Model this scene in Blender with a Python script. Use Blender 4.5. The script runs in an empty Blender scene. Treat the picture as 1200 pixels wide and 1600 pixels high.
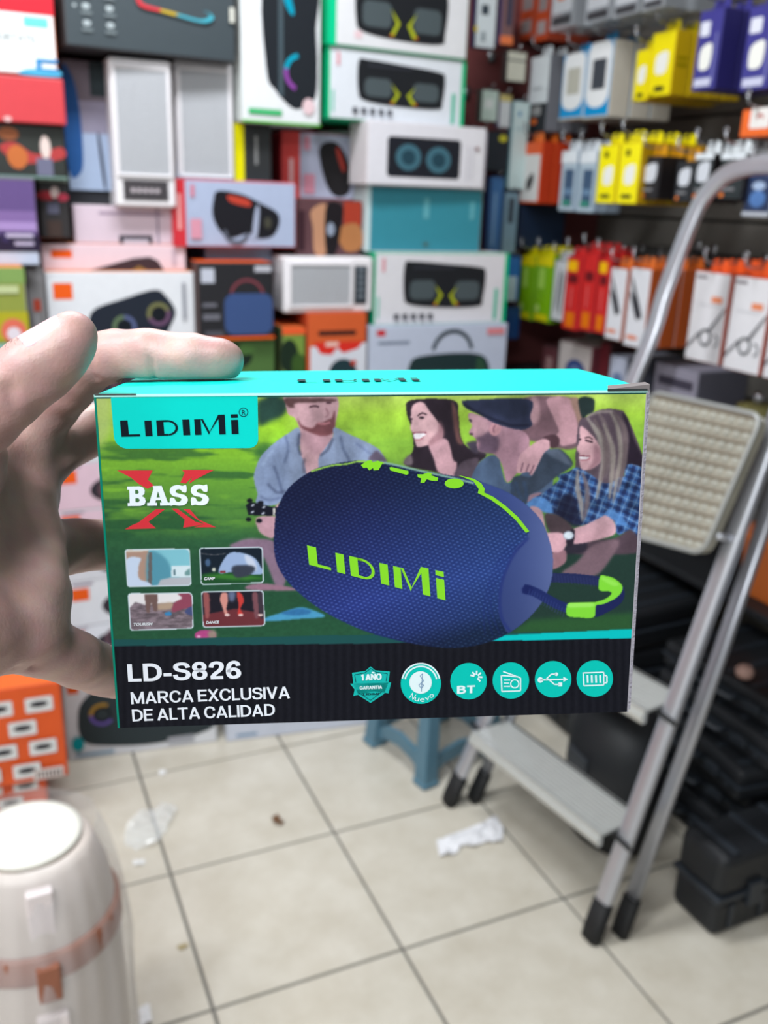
import bpy, bmesh, math, random
import numpy as np
from mathutils import Vector, Matrix
random.seed(7); np.random.seed(7)
SC = bpy.context.scene; COL = SC.collection

# ------------------------------------------------------------------ camera
F = 1435.65                       # focal length in pixels of the 1200 x 1600 frame
YAW, PIT, ROL = .4261, .32862, .0345
T = .40                           # floor tile
CAM = np.array([0, 0, 3.6942*T])
_f = np.array([math.sin(YAW)*math.cos(PIT), math.cos(YAW)*math.cos(PIT), -math.sin(PIT)])
_r = np.array([math.cos(YAW), -math.sin(YAW), 0.]); _u = np.cross(_r, _f)
_c, _s = math.cos(ROL), math.sin(ROL)
_r, _u = _c*_r+_s*_u, -_s*_r+_c*_u
cd = bpy.data.cameras.new('camera'); cam = bpy.data.objects.new('camera', cd); COL.objects.link(cam)
cam.matrix_world = Matrix(((_r[0], _u[0], -_f[0], CAM[0]), (_r[1], _u[1], -_f[1], CAM[1]), (_r[2], _u[2], -_f[2], CAM[2]), (0, 0, 0, 1)))
cd.sensor_fit = 'VERTICAL'; cd.sensor_height = 36; cd.lens = F/1600*36; cd.clip_start = .01
cd.dof.use_dof = True; cd.dof.focus_distance = .285; cd.dof.aperture_fstop = cd.lens/2.3
SC.camera = cam

# ------------------------------------------------------------------ light
SC.view_settings.view_transform = 'Standard'; SC.view_settings.look = 'None'
SC.view_settings.gamma = 1; SC.view_settings.use_curve_mapping = False
SC.view_settings.exposure = 0.0
w = bpy.data.worlds.new('daylight'); SC.world = w; w.use_nodes = True
w.node_tree.nodes['Background'].inputs[0].default_value = (.86, .93, 1, 1)
w.node_tree.nodes['Background'].inputs[1].default_value = .34
LAMPS = [(-1.0, -.75, 66, 1.2, .30), (-1.0, .55, 44, 1.2, .30), (.35, 1.7, 44, 1.2, .3)]   # ceiling tubes: x, y, watts, length, width
for i, (x, y, e, a, b) in enumerate(LAMPS):
    l = bpy.data.lights.new('ceiling_tube', 'AREA'); l.shape = 'RECTANGLE'; l.size = a; l.size_y = b
    l.energy = e; l.color = (.93, .97, 1)
    o = bpy.data.objects.new('ceiling_tube_light', l); o.location = (x, y, 2.74); COL.objects.link(o)

def ray(x, y): return _f+(x-600)/F*_r-(y-800)/F*_u
def on(x, y, ax, val):
    d = ray(x, y); return CAM+(val-CAM[ax])/d[ax]*d
def camp(px, py, d): return CAM+d*ray(px, py)

# ------------------------------------------------------------------ materials
def lin(c):
    c = np.asarray(c, float)/255
    return np.where(c <= .04045, c/12.92, ((c+.055)/1.055)**2.4)
_mc = {}
def mat(rgb, rough=.5, metal=0., var=.06, bump=0., scale=40., spec=.5, alpha=1., trans=0., k=.85):
    key = (tuple(rgb), rough, metal, var, bump, scale, spec, alpha, trans, k)
    if key in _mc: return _mc[key]
    m = bpy.data.materials.new('mat'); m.use_nodes = True; nt = m.node_tree; b = nt.nodes['Principled BSDF']
    c = lin(rgb)*k
    b.inputs['Roughness'].default_value = rough; b.inputs['Metallic'].default_value = metal
    b.inputs['Specular IOR Level'].default_value = spec; b.inputs['Alpha'].default_value = alpha
    b.inputs['Transmission Weight'].default_value = trans
    tc = nt.nodes.new('ShaderNodeTexCoord'); n = nt.nodes.new('ShaderNodeTexNoise'); n.inputs['Scale'].default_value = scale; n.inputs['Detail'].default_value = 3
    nt.links.new(tc.outputs['Object'], n.inputs['Vector'])
    mx = nt.nodes.new('ShaderNodeMix'); mx.data_type = 'RGBA'
    mx.inputs[6].default_value = (*[min(1, v*(1-var)) for v in c], 1); mx.inputs[7].default_value = (*[min(1, v*(1+var)) for v in c], 1)
    nt.links.new(n.outputs['Fac'], mx.inputs[0]); nt.links.new(mx.outputs[2], b.inputs['Base Color'])
    if bump:
        bp = nt.nodes.new('ShaderNodeBump'); bp.inputs['Strength'].default_value = bump; bp.inputs['Distance'].default_value = .002
        nt.links.new(n.outputs['Fac'], bp.inputs['Height']); nt.links.new(bp.outputs[0], b.inputs['Normal'])
    _mc[key] = m; return m
def ink(rgb, rough=.5): return mat(rgb, rough, var=.02, scale=200, spec=.15)

# ------------------------------------------------------------------ mesh helpers
class MB:
    def __init__(s): s.v = []; s.f = []; s.m = []; s.mats = []
    def mi(s, m):
        if m not in s.mats: s.mats.append(m)
        return s.mats.index(m)
    def add(s, vs, fs, m):
        o = len(s.v); s.v += [tuple(map(float, v)) for v in vs]; i = s.mi(m)
        for f in fs: s.f.append([a+o for a in f]); s.m.append(i)
        return s
    def box(s, x0, y0, z0, x1, y1, z1, m):
        vs = [(x, y, z) for z in (z0, z1) for y in (y0, y1) for x in (x0, x1)]
        return s.add(vs, [(0, 2, 3, 1), (4, 5, 7, 6), (0, 1, 5, 4), (2, 6, 7, 3), (0, 4, 6, 2), (1, 3, 7, 5)], m)
    def cbox(s, x0, y0, z0, x1, y1, z1, m, c=.004):          # box with chamfered vertical and horizontal edges
        b = bmesh.new(); bmesh.ops.create_cube(b, size=1)
        for v in b.verts: v.co = Vector(((x0+x1)/2+v.co.x*(x1-x0), (y0+y1)/2+v.co.y*(y1-y0), (z0+z1)/2+v.co.z*(z1-z0)))
        c = min(c, .3*min(abs(x1-x0), abs(y1-y0), abs(z1-z0)))
        bmesh.ops.bevel(b, geom=b.edges[:], offset=c, segments=2, affect='EDGES', profile=.5)
        b.verts.index_update(); s.add([v.co[:] for v in b.verts], [[v.index for v in f.verts] for f in b.faces], m); b.free(); return s
    def hexa(s, p, m):                                       # 8 corners, bottom ring then top ring
        return s.add(p, [(3, 2, 1, 0), (4, 5, 6, 7), (0, 1, 5, 4), (1, 2, 6, 5), (2, 3, 7, 6), (3, 0, 4, 7)], m)
    def tube(s, pts, r, m, n=10, sec=None, cap=True, up=None, closed=False):
        pts = [np.array(p, float) for p in pts]; rr = r if hasattr(r, '__len__') else [r]*len(pts)
        sec = sec or [(math.cos(2*math.pi*k/n), math.sin(2*math.pi*k/n)) for k in range(n)]; n = len(sec)
        vs = []; a = None if up is None else np.array(up, float)
        for i, p in enumerate(pts):
            if closed: t = pts[(i+1) % len(pts)]-pts[i-1]
            else: t = pts[min(i+1, len(pts)-1)]-pts[max(i-1, 0)]
            t = t/(np.linalg.norm(t)+1e-12)
            if a is None: a = np.array([0, 0, 1.]) if abs(t[2]) < .9 else np.array([1., 0, 0])
            x = np.cross(a, t); x /= np.linalg.norm(x)+1e-12; y = np.cross(t, x)
            if up is None: a = y
            for (c, d) in sec: vs.append(p+rr[i]*(c*x+d*y))
        L = len(pts); fs = []
        for i in range(L if closed else L-1):
            j = (i+1) % L
            for k in range(n): fs.append((i*n+k, i*n+(k+1) % n, j*n+(k+1) % n, j*n+k))
        if cap and not closed: fs += [tuple(range(n))[::-1], tuple((L-1)*n+k for k in range(n))]
        return s.add(vs, fs, m)
    def lathe(s, prof, m, n=32, c=(0, 0, 0)):
        vs = []; fs = []
        for (r_, z) in prof:
            for k in range(n): t = 2*math.pi*k/n; vs.append((c[0]+r_*math.cos(t), c[1]+r_*math.sin(t), c[2]+z))
        for i in range(len(prof)-1):
            for k in range(n): fs.append((i*n+k, i*n+(k+1) % n, (i+1)*n+(k+1) % n, (i+1)*n+k))
        fs += [tuple(range(n))[::-1], tuple((len(prof)-1)*n+k for k in range(n))]
        return s.add(vs, fs, m)
    def prism(s, pts, z0, z1, m, axis=2):
        n = len(pts); A = []
        for z in (z0, z1):
            for (a, b) in pts: A.append({2: (a, b, z), 1: (a, z, b), 0: (z, a, b)}[axis])
        return s.add(A, [tuple(range(n))[::-1], tuple(range(n, 2*n))]+[(k, (k+1) % n, n+(k+1) % n, n+k) for k in range(n)], m)
    def build(s, name, parent=None, smooth=False, loc=None, fix=True):
        me = bpy.data.meshes.new(name); vs = np.array(s.v, float)
        if loc is not None: vs = vs-np.array(loc)
        me.from_pydata(vs.tolist(), [], s.f)
        for m in s.mats: me.materials.append(m)
        me.polygons.foreach_set('material_index', s.m)
        if smooth: me.polygons.foreach_set('use_smooth', [True]*len(s.f))
        if fix:
            b = bmesh.new(); b.from_mesh(me); bmesh.ops.recalc_face_normals(b, faces=b.faces); b.to_mesh(me); b.free()
        me.update(); o = bpy.data.objects.new(name, me); COL.objects.link(o)
        if parent is not None: o.parent = parent
        if loc is not None and parent is None: o.location = loc
        return o
def tag(o, label, cat, group=None, kind=None):
    if label: o['label'] = label
    if cat: o['category'] = cat
    if group: o['group'] = group
    if kind: o['kind'] = kind
    return o
def empty(name, label, cat, loc=(0, 0, 0), rz=0, group=None, mw=None):
    o = bpy.data.objects.new(name, None); o.empty_display_size = .05; COL.objects.link(o)
    if mw is not None: o.matrix_world = mw
    else: o.location = tuple(map(float, loc)); o.rotation_euler = (0, 0, rz)
    return tag(o, label, cat, group)
def spline(pts, n=8, closed=True):
    P = np.array(pts, float); L = len(P); out = []
    rng = range(L) if closed else range(L-1)
    for i in rng:
        if closed: a, b, c, d = P[i-1], P[i], P[(i+1) % L], P[(i+2) % L]
        else: a, b, c, d = P[max(i-1, 0)], P[i], P[i+1], P[min(i+2, L-1)]
        for k in range(n):
            t = k/n; out.append(.5*((2*b)+(-a+c)*t+(2*a-5*b+4*c-d)*t*t+(-a+3*b-3*c+d)*t**3))
    if not closed: out.append(P[-1])
    return np.array(out)
_tx = {}
def glyphs(text, bold=0., shear=0., space=1.):
    key = (text, bold, shear, space)
    if key not in _tx:
        cu = bpy.data.curves.new('t', 'FONT'); cu.body = text; cu.offset = bold; cu.shear = shear; cu.space_character = space; cu.resolution_u = 3
        o = bpy.data.objects.new('t', cu); COL.objects.link(o); bpy.context.view_layer.update()
        me = o.evaluated_get(bpy.context.evaluated_depsgraph_get()).to_mesh()
        vs = np.array([v.co[:2] for v in me.vertices]); fs = [list(p.vertices) for p in me.polygons]
        bpy.data.objects.remove(o); _tx[key] = (vs, fs)
    return _tx[key]

# ------------------------------------------------------------------ setting
XR, YB, ZC = 2.10, 2.86, 2.80
def struct(mb, name, parent=None, **k):
    o = mb.build(name, parent, **k)
    if parent is None: o['kind'] = 'structure'
    return o
grout = mat((118, 116, 110), .9, bump=.3)
fl = struct(MB().box(-2.2, -1.4, -.05, XR+.4, YB+.05, -.004, grout), 'floor')
tm = bpy.data.materials.new('glazed_tile'); tm.use_nodes = True; nt = tm.node_tree; b = nt.nodes['Principled BSDF']; b.inputs['Roughness'].default_value = .22
oi = nt.nodes.new('ShaderNodeObjectInfo'); tc = nt.nodes.new('ShaderNodeTexCoord')
n1 = nt.nodes.new('ShaderNodeTexNoise'); n1.inputs['Scale'].default_value = 9; n1.inputs['Detail'].default_value = 6; n1.inputs['Roughness'].default_value = .65
ad = nt.nodes.new('ShaderNodeVectorMath'); nt.links.new(tc.outputs['Object'], ad.inputs[0]); nt.links.new(oi.outputs['Location'], ad.inputs[1]); nt.links.new(ad.outputs[0], n1.inputs['Vector'])
rp = nt.nodes.new('ShaderNodeValToRGB'); rp.color_ramp.elements[0].position = .3; rp.color_ramp.elements[1].position = .7
rp.color_ramp.elements[0].color = (*(lin((202, 194, 178))*.85), 1); rp.color_ramp.elements[1].color = (*(lin((220, 214, 201))*.85), 1)
nt.links.new(n1.outputs['Fac'], rp.inputs[0]); nt.links.new(rp.outputs[0], b.inputs['Base Color'])
g = .0035; t0 = MB().cbox(g, g, -.012, T-g, T-g, 0, tm, .0015).build('tile', fl); ox, oy = .7296*T, 3.3842*T
k = 0
for i in range(-6, 5):
    for j in range(-7, 4):
        x, y = ox+i*T, oy+j*T
        if x > XR+.1: continue
        o = t0 if k == 0 else t0.copy()
        if k: COL.objects.link(o)
        o.location = (x, y, random.uniform(-.0006, 0)); o.parent = fl; k += 1
struct(MB().box(-2.2, YB, 0, XR+.4, YB+.1, ZC, mat((128, 66, 66), .8, bump=.2)), 'wall_back')
struct(MB().box(-2.3, -1.4, 0, -2.2, YB+.1, ZC, mat((214, 214, 208), .8)), 'wall_left')
wr = struct(MB().box(XR+.02, -1.4, 0, XR+.12, YB+.1, ZC, mat((70, 68, 66), .8)), 'wall_right')
slat0 = None; z = .05
while z < ZC-.1:
    if slat0 is None: slat0 = MB().cbox(0, -1.4, 0, .02, YB, .092, mat((118, 114, 108), .6, bump=.1), .003).build('slat', wr); o = slat0
    else: o = slat0.copy(); COL.objects.link(o); o.parent = wr
    o.location = (XR, 0, z); z += .1
struct(MB().box(-2.2, -1.4, ZC, XR+.1, YB+.1, ZC+.08, mat((225, 225, 222), .9)), 'ceiling')
# ------------------------------------------------------------------ the box held in the hand
BW, BH, BD = .164, .1048, .0781
R_ = np.array([[.9977, .0017, -.0684], [-.0168, .9751, -.2210], [.0663, .2216, .9729]]); T_ = np.array([-.084, -.0342, .2662])
def c2w(q): return CAM+q[0]*_r-q[1]*_u+q[2]*_f
def c2wv(q): return q[0]*_r-q[1]*_u+q[2]*_f
_bx, _by, _bz = [c2wv(R_[:, i]) for i in range(3)]          # right, down, away
_bo = c2w(T_+R_@np.array([BW/2, BH, BD/2]))
MWB = Matrix([[_bx[i], _bz[i], -_by[i], _bo[i]] for i in range(3)]+[[0, 0, 0, 1]])
def face(px, py):                                            # photo point -> millimetre position on the printed front (x right, y down)
    q = np.stack([(np.asarray(px, float)-600)/F, (np.asarray(py, float)-800)/F, np.ones_like(np.asarray(px, float))], -1)
    n = R_[:, 2]; t = (T_@n)/(q@n); p = q*t[..., None]-T_
    return np.stack([p@R_[:, 0], p@R_[:, 1]], -1)
held = empty('speaker_box', 'turquoise and black boxed portable speaker LD-S826 held up in the hand', 'box', mw=MWB)
cy = mat((0, 220, 204), .5, var=.02, spec=.12); cardm = mat((205, 205, 200), .8, var=.05)
CT = .0004
b_ = MB(); b_.cbox(-BW/2, -BD/2, 0, BW/2, BD/2, BH-.0006, mat((10, 96, 82), .5), .0006); b_.build('carton', held)
lid = MB()                                                   # top panel, slightly bowed, with its folded lips
nx, ny = 24, 6; vs = []; fs = []
for j in range(ny+1):
    for i in range(nx+1):
        u, v = i/nx, j/ny
        h = .0009*math.sin(math.pi*min(1, u*6))*(1-v)*0 + .0012*(1-math.exp(-u*9))*(1-math.exp(-v*5)) - .0004
        vs.append((-BW/2+u*BW, -BD/2+v*BD, BH+h))
for j in range(ny):
    for i in range(nx): a = j*(nx+1)+i; fs.append((a, a+1, a+nx+2, a+nx+1))
lid.add(vs, fs, cy); lid.build('lid', held, smooth=True, fix=False)
MB().box(-BW/2, -BD/2-.00035, BH-.0009, BW/2, -BD/2+.0002, BH-.0002, mat((190, 250, 240), .6)).build('lid_fold', held)
MB().box(-BW/2+.0002, -BD/2-.0005, BH-.0004, -BW/2+.012, -BD/2+.0005, BH, mat((60, 66, 62), .8)).build('lid_slit', held)
fl_ = MB(); fl_.hexa([(BW/2-.0125, -BD/2-.0006, BH-.0004), (BW/2+.0002, -BD/2-.0008, BH-.0002), (BW/2+.0004, -BD/2+.004, BH+.0003), (BW/2-.0115, -BD/2+.003, BH+.0006),
      (BW/2-.0125, -BD/2-.0006, BH+.0002), (BW/2+.0002, -BD/2-.0008, BH+.0016), (BW/2+.0004, -BD/2+.004, BH+.0019), (BW/2-.0115, -BD/2+.003, BH+.0010)], mat((120, 112, 112), .7))
fl_.box(BW/2-.0126, -BD/2-.0009, BH-.0002, BW/2-.0005, -BD/2-.0004, BH+.0003, mat((30, 40, 40), .8)); fl_.build('tuck_flap', held)
MB().box(BW/2-.0002, -BD/2-.0005, 0.001, BW/2+.0005, -BD/2+.001, BH, mat((150, 146, 156), .8, bump=.5, scale=900)).build('side_edge', held)

# --- the printed picture: colours painted into a fine grid lying on the front panel
NX, NY = 880, 562
img = np.zeros((NY, NX, 3)); PXM = NX/BW
def cv(pts):
    q = face(np.array([p[0] for p in pts], float), np.array([p[1] for p in pts], float))
    return q*PXM
# every canvas cell's own photo coordinate
gx, gy = np.meshgrid((np.arange(NX)+.5)/PXM, (np.arange(NY)+.5)/PXM*(BH*PXM/NY))
_q = T_+gx[..., None]*R_[:, 0]+gy[..., None]*R_[:, 1]
QX = 600+F*_q[..., 0]/_q[..., 2]; QY = 800+F*_q[..., 1]/_q[..., 2]
def noise(sx, sy, seed, oct=3, X=None, Y=None):
    rs = np.random.RandomState(seed); out = np.zeros(QX.shape); amp = 1; tot = 0
    X = QX if X is None else X; Y = QY if Y is None else Y
    for o in range(oct):
        g_ = rs.rand(256, 256); x = X/sx*2**o; y = Y/sy*2**o
        xi = np.floor(x).astype(int); yi = np.floor(y).astype(int); fx = x-xi; fy = y-yi; fx = fx*fx*(3-2*fx); fy = fy*fy*(3-2*fy)
        a = g_[yi % 256, xi % 256]; b = g_[yi % 256, (xi+1) % 256]; c = g_[(yi+1) % 256, xi % 256]; d = g_[(yi+1) % 256, (xi+1) % 256]
        out += amp*((a*(1-fx)+b*fx)*(1-fy)+(c*(1-fx)+d*fx)*fy); tot += amp; amp *= .55
    return out/tot
def blur(m, s):
    if s < .3: return m
    r = int(s*2.5)+1; k = np.exp(-.5*(np.arange(-r, r+1)/s)**2); k /= k.sum()
    p = np.pad(m, ((r, r), (0, 0)), mode='edge'); m = sum(k[i]*p[i:i+m.shape[0]] for i in range(2*r+1))
    p = np.pad(m, ((0, 0), (r, r)), mode='edge'); return sum(k[i]*p[:, i:i+m.shape[1]] for i in range(2*r+1))
def mask(pts, soft=.6, smooth=True):
    P = spline(pts, 6) if smooth else np.array(pts, float)
    m = np.zeros(QX.shape); pad = int(soft*3)+3
    C_ = cv(P); sc_y = NY/(BH*PXM)
    x0, x1 = int(max(0, C_[:, 0].min()-pad)), int(min(NX, C_[:, 0].max()+pad+1)); y0, y1 = int(max(0, C_[:, 1].min()*sc_y-pad)), int(min(NY, C_[:, 1].max()*sc_y+pad+1))
    if x1 <= x0 or y1 <= y0: return m, None
    X = QX[y0:y1, x0:x1]; Y = QY[y0:y1, x0:x1]; ins = np.zeros(X.shape, bool)
    xa, ya = P[:, 0], P[:, 1]; xb, yb = np.roll(xa, -1), np.roll(ya, -1)
    for a, b, c, d in zip(xa, ya, xb, yb):
        if b == d: continue
        ins ^= ((b > Y) != (d > Y)) & (X < (c-a)*(Y-b)/(d-b)+a)
    sub = blur(ins.astype(float), soft); m[y0:y1, x0:x1] = sub
    return m, (slice(y0, y1), slice(x0, x1))
def paint(m, sl, col, alpha=1.):
    if sl is None: return
    a = (m[sl]*alpha)[..., None]
    c = col[sl] if isinstance(col, np.ndarray) and col.ndim == 3 else np.array(col, float)
    img[sl] = img[sl]*(1-a)+c*a
def P_(pts, col, soft=.6, smooth=True, alpha=1., clip=None):
    m, sl = mask(pts, soft, smooth)
    if clip is not None: m = m*clip
    paint(m, sl, col, alpha); return m
def E_(cx, cy_, rx, ry, col, rot=0, soft=.6, alpha=1., clip=None):
    t = np.linspace(0, 2*math.pi, 28, endpoint=False); c, s = math.cos(rot), math.sin(rot)
    return P_([(cx+rx*math.cos(a)*c-ry*math.sin(a)*s, cy_+rx*math.cos(a)*s+ry*math.sin(a)*c) for a in t], col, soft, False, alpha, clip)
def L_(pts, wd, col, soft=.5, alpha=1., clip=None):          # a stroke
    p = spline(pts, 6, False); t = np.gradient(p, axis=0); n = np.stack([-t[:, 1], t[:, 0]], 1); n /= np.linalg.norm(n, axis=1)[:, None]+1e-9
    ww = np.interp(np.linspace(0, 1, len(p)), np.linspace(0, 1, len(wd)), wd)[:, None]/2 if hasattr(wd, '__len__') else wd/2
    return P_(np.concatenate([p+n*ww, (p-n*ww)[::-1]]), col, soft, False, alpha, clip)
def T2(X0, Y0, k): return lambda pts: [(X0+x*k, Y0+y*k) for x, y in pts]
m2 = T2(140, 570, .38333); m3 = T2(560, 570, .38333); m4 = T2(140, 840, .38333); m5 = T2(560, 840, .38333)
zA = T2(380, 610, .2); zB = T2(620, 600, .2); zC = T2(800, 600, .18333); zD = T2(180, 840, .20833)
# grass
ys = [600, 640, 690, 740, 800, 840, 880, 940, 1010]
cs = np.array([(176, 200, 88), (158, 204, 52), (132, 186, 48), (104, 158, 54), (78, 128, 58), (46, 92, 58), (38, 80, 56), (36, 78, 54), (38, 84, 58)], float)
for c in range(3): img[..., c] = np.interp(QY, ys, cs[:, c])
n_ = noise(90, 16, 3, 4); sh = np.clip((n_-.50)*7, 0, 1)*np.clip((QY-640)/60, 0, 1)*np.clip((900-QY)/80, 0, 1)
sh *= np.where(QX < 440, 1, .25)
img = img*(1-.62*sh[..., None])+np.array((30, 74, 50))*.62*sh[..., None]
hi = np.clip((noise(70, 14, 9, 3)-.55)*6, 0, 1)*np.clip((840-QY)/60, 0, 1)*np.clip((QY-650)/30, 0, 1)*.5
img = img*(1-hi[..., None])+np.array((140, 196, 56))*hi[..., None]
img *= (1+.16*(noise(5, 4, 5, 2)-.5)*np.clip((QY-780)/80, 0, 1))[..., None]
P_(m2([(0, 120), (85, 125), (88, 240), (60, 300), (0, 320)]), (178, 190, 128), 6, alpha=.7)
P_([(404, 618), (448, 616), (444, 640), (420, 652), (404, 656)], (38, 66, 58), 3)
P_([(404, 690), (440, 688), (446, 700), (404, 712)], (50, 100, 56), 4, alpha=.7)
P_(m5([(780, 0), (1150, 0), (1130, 380), (620, 380), (700, 250)]), (34, 56, 50), 6, smooth=False, alpha=.95)
P_(m5([(640, 370), (700, 330), (1120, 300), (1118, 376), (640, 384)]), (46, 92, 48), 4, smooth=False, alpha=.8)
skin = (196, 152, 154)
# seated man with the guitar neck
P_(zA([(330, 60), (340, 0), (720, 0), (716, 250), (700, 330), (720, 420), (640, 520), (560, 620), (470, 660), (440, 400), (440, 270), (400, 180), (350, 150)]), (196, 152, 160))
P_(zA([(590, 300), (690, 320), (640, 430), (560, 470), (470, 380), (440, 280), (520, 300)]), (158, 118, 130), 3, alpha=.7)
P_(zA([(320, 30), (420, 20), (700, 30), (700, 52), (420, 62), (400, 100), (350, 90)]), (92, 62, 64), 1.2)
P_(zA([(425, 180), (460, 240), (540, 260), (575, 225), (620, 215), (660, 195), (690, 180), (716, 120), (718, 240), (700, 300), (630, 325), (560, 310), (470, 270), (435, 230)]), (116, 66, 72), 1.2)
L_(zA([(580, 222), (630, 228), (680, 215)]), 3, (190, 120, 130), .8)
L_(zA([(515, 95), (560, 85), (590, 95)]), 3, (80, 50, 60), .6); L_(zA([(650, 60), (690, 62)]), 3, (80, 50, 60), .6)
L_(zA([(645, 100), (665, 150), (640, 172)]), 2, (160, 110, 120), .8)
sh1 = (130, 146, 178)
P_(zA([(438, 262), (340, 310), (240, 380), (140, 480), (90, 600), (85, 680), (110, 780), (105, 860), (250, 870), (330, 800), (480, 660), (490, 620), (470, 520), (440, 440)]), sh1)
P_(zA([(712, 255), (830, 310), (960, 370), (1060, 430), (1110, 510), (1100, 530), (900, 540), (700, 560), (600, 590), (590, 500), (640, 420), (700, 330)]), sh1)
P_(zA([(980, 500), (1040, 440), (1110, 500), (1112, 530), (1000, 522)]), (96, 84, 104), 1.5)
for q, c_ in [([(330, 320), (350, 430), (320, 540)], (92, 106, 140)), ([(440, 300), (430, 400), (450, 480)], (64, 72, 100)), ([(240, 560), (280, 680), (310, 790)], (84, 96, 128)),
              ([(190, 700), (260, 770), (330, 760)], (80, 90, 120)), ([(760, 320), (780, 420), (830, 520)], (84, 98, 132)), ([(700, 340), (660, 430), (600, 480)], (70, 76, 100)),
              ([(150, 560), (180, 500), (240, 430)], (150, 168, 198)), ([(130, 800), (200, 830), (300, 810)], (96, 108, 140)), ([(880, 380), (950, 430), (1000, 470)], (104, 118, 156)),
              ([(480, 500), (470, 560), (480, 620)], (90, 84, 104))]:
    L_(zA(q), 4, c_, 1.4, .8)
P_(zA([(105, 970), (250, 960), (260, 1000), (240, 1130), (160, 1110), (115, 1060)]), (190, 148, 160), 1)
P_(zA([(240, 900), (290, 850), (330, 870), (280, 950), (250, 950)]), (200, 156, 164), 1)
P_(zA([(20, 870), (60, 845), (220, 885), (300, 890), (290, 950), (200, 955), (40, 950)]), (20, 22, 34), .6, False)
for q in [(50, 835), (42, 985), (135, 855), (125, 995)]: E_(*zA([q])[0], 4.5, 3.4, (18, 20, 30))
for q in [(75, 872), (160, 888), (72, 926), (155, 936)]: E_(*zA([q])[0], 3, 1.6, (196, 200, 214), rot=-.5)
P_(zA([(232, 895), (250, 895), (248, 955), (230, 950)]), (210, 206, 200), .5, False)
P_(zA([(0, 1145), (100, 1140), (230, 1180), (260, 1260), (-60, 1260), (-50, 1180)]), (150, 124, 144), 2)
P_(m4([(570, 20), (640, 0), (760, 10), (800, 160), (760, 190), (700, 60), (600, 36)]), (132, 108, 128), 1.5)
P_(m4([(640, 188), (700, 178), (800, 190), (860, 205), (790, 208), (650, 205)]), (150, 112, 130), 1.2)
# laughing woman
P_(zB([(75, 180), (110, 90), (440, 90), (480, 200), (500, 380), (560, 470), (700, 520), (600, 620), (560, 720), (300, 660), (60, 600), (130, 480), (110, 300)]), (44, 34, 44))
P_(zB([(430, 100), (475, 200), (490, 360), (520, 440), (470, 420), (440, 260)]), (104, 68, 66), 1.5)
P_(zB([(250, 420), (390, 400), (440, 560), (470, 590), (450, 700), (330, 665), (290, 560)]), (198, 150, 160), 1)
P_(zB([(125, 130), (200, 105), (260, 180), (320, 260), (360, 330), (350, 400), (260, 440), (170, 462), (145, 430), (130, 360), (105, 310), (118, 260), (108, 230)]), (214, 168, 174), .8)
P_(zB([(330, 250), (370, 330), (350, 400), (250, 450), (260, 400), (320, 340)]), (150, 104, 114), 2, alpha=.8)
P_(zB([(130, 360), (170, 350), (228, 350), (205, 385), (160, 402), (138, 390)]), (240, 234, 240), .6)
L_(zB([(125, 350), (170, 344), (230, 348)]), 2.2, (150, 80, 96), .5); L_(zB([(140, 404), (180, 402), (212, 380)]), 2, (190, 110, 124), .5)
L_(zB([(165, 215), (195, 192), (235, 205)]), 2.2, (60, 40, 50), .5); E_(*zB([(195, 228)])[0], 4, 2.2, (60, 44, 54)); L_(zB([(105, 235), (125, 240)]), 2.5, (50, 34, 44), .5)
P_(zB([(450, 700), (490, 600), (560, 560), (640, 560), (600, 720)]), (84, 70, 82), 1.2)
P_(zB([(60, 560), (110, 520), (120, 600), (60, 600)]), (120, 104, 112), 1.5)
P_(zB([(545, 430), (640, 420), (640, 500), (600, 510)]), (70, 62, 78), 1.5)
# standing woman behind, arm over the shoulder
P_(zC([(70, 90), (560, 90), (600, 260), (580, 330), (560, 500), (420, 520), (260, 470), (80, 400)]), (110, 82, 92), 1.5)
P_(zC([(150, 90), (300, 90), (350, 240), (400, 360), (330, 400), (200, 420), (100, 380), (150, 240)]), (120, 88, 98), 2)
P_(zC([(160, 90), (220, 92), (240, 240), (200, 300), (150, 290)]), (176, 134, 142), 2.5)
P_(zC([(300, 88), (500, 88), (560, 300), (565, 420), (540, 470), (420, 490), (380, 400), (400, 360), (350, 240)]), (180, 134, 144), 1)
P_(zC([(500, 88), (570, 90), (605, 240), (580, 320), (540, 220)]), (150, 116, 104), 1.5)
P_(zC([(570, 86), (695, 86), (695, 200), (640, 230), (600, 260)]), (34, 48, 48), 1)
# man with the hat
P_(zB([(570, 190), (700, 230), (800, 280), (980, 330), (1040, 420), (1000, 560), (930, 680), (860, 740), (820, 600), (760, 520), (640, 490), (620, 400), (566, 350), (590, 290), (565, 250)]), (170, 126, 142))
P_(zB([(640, 320), (740, 350), (800, 400), (780, 500), (700, 516), (635, 495), (650, 430), (620, 400)]), (92, 72, 92), 2.2, alpha=.85)
P_(zB([(570, 200), (700, 250), (720, 330), (640, 380), (600, 360), (590, 300)]), (196, 150, 160), 2, alpha=.8)
E_(*zB([(770, 315)])[0], 9, 12, (196, 140, 150), rot=.3); L_(zB([(770, 285), (755, 320), (762, 350)]), 2, (120, 76, 92), .8)
L_(zB([(565, 245), (585, 258)]), 3, (50, 40, 54), .6); L_(zB([(570, 355), (595, 362)]), 3, (60, 40, 50), .7)
P_(zB([(510, 105), (560, 90), (1030, 84), (1040, 220), (1060, 280), (1030, 310), (980, 325), (900, 315), (760, 270), (640, 200), (550, 160)]), (44, 50, 76), .7)
L_(zB([(520, 120), (640, 190), (780, 250), (900, 290), (1040, 290)]), 3, (28, 30, 50), 1.2)
P_(zB([(700, 100), (1000, 95), (1020, 210), (860, 230), (740, 170)]), (34, 40, 60), 3, alpha=.8)
ts = (72, 92, 122)
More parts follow.
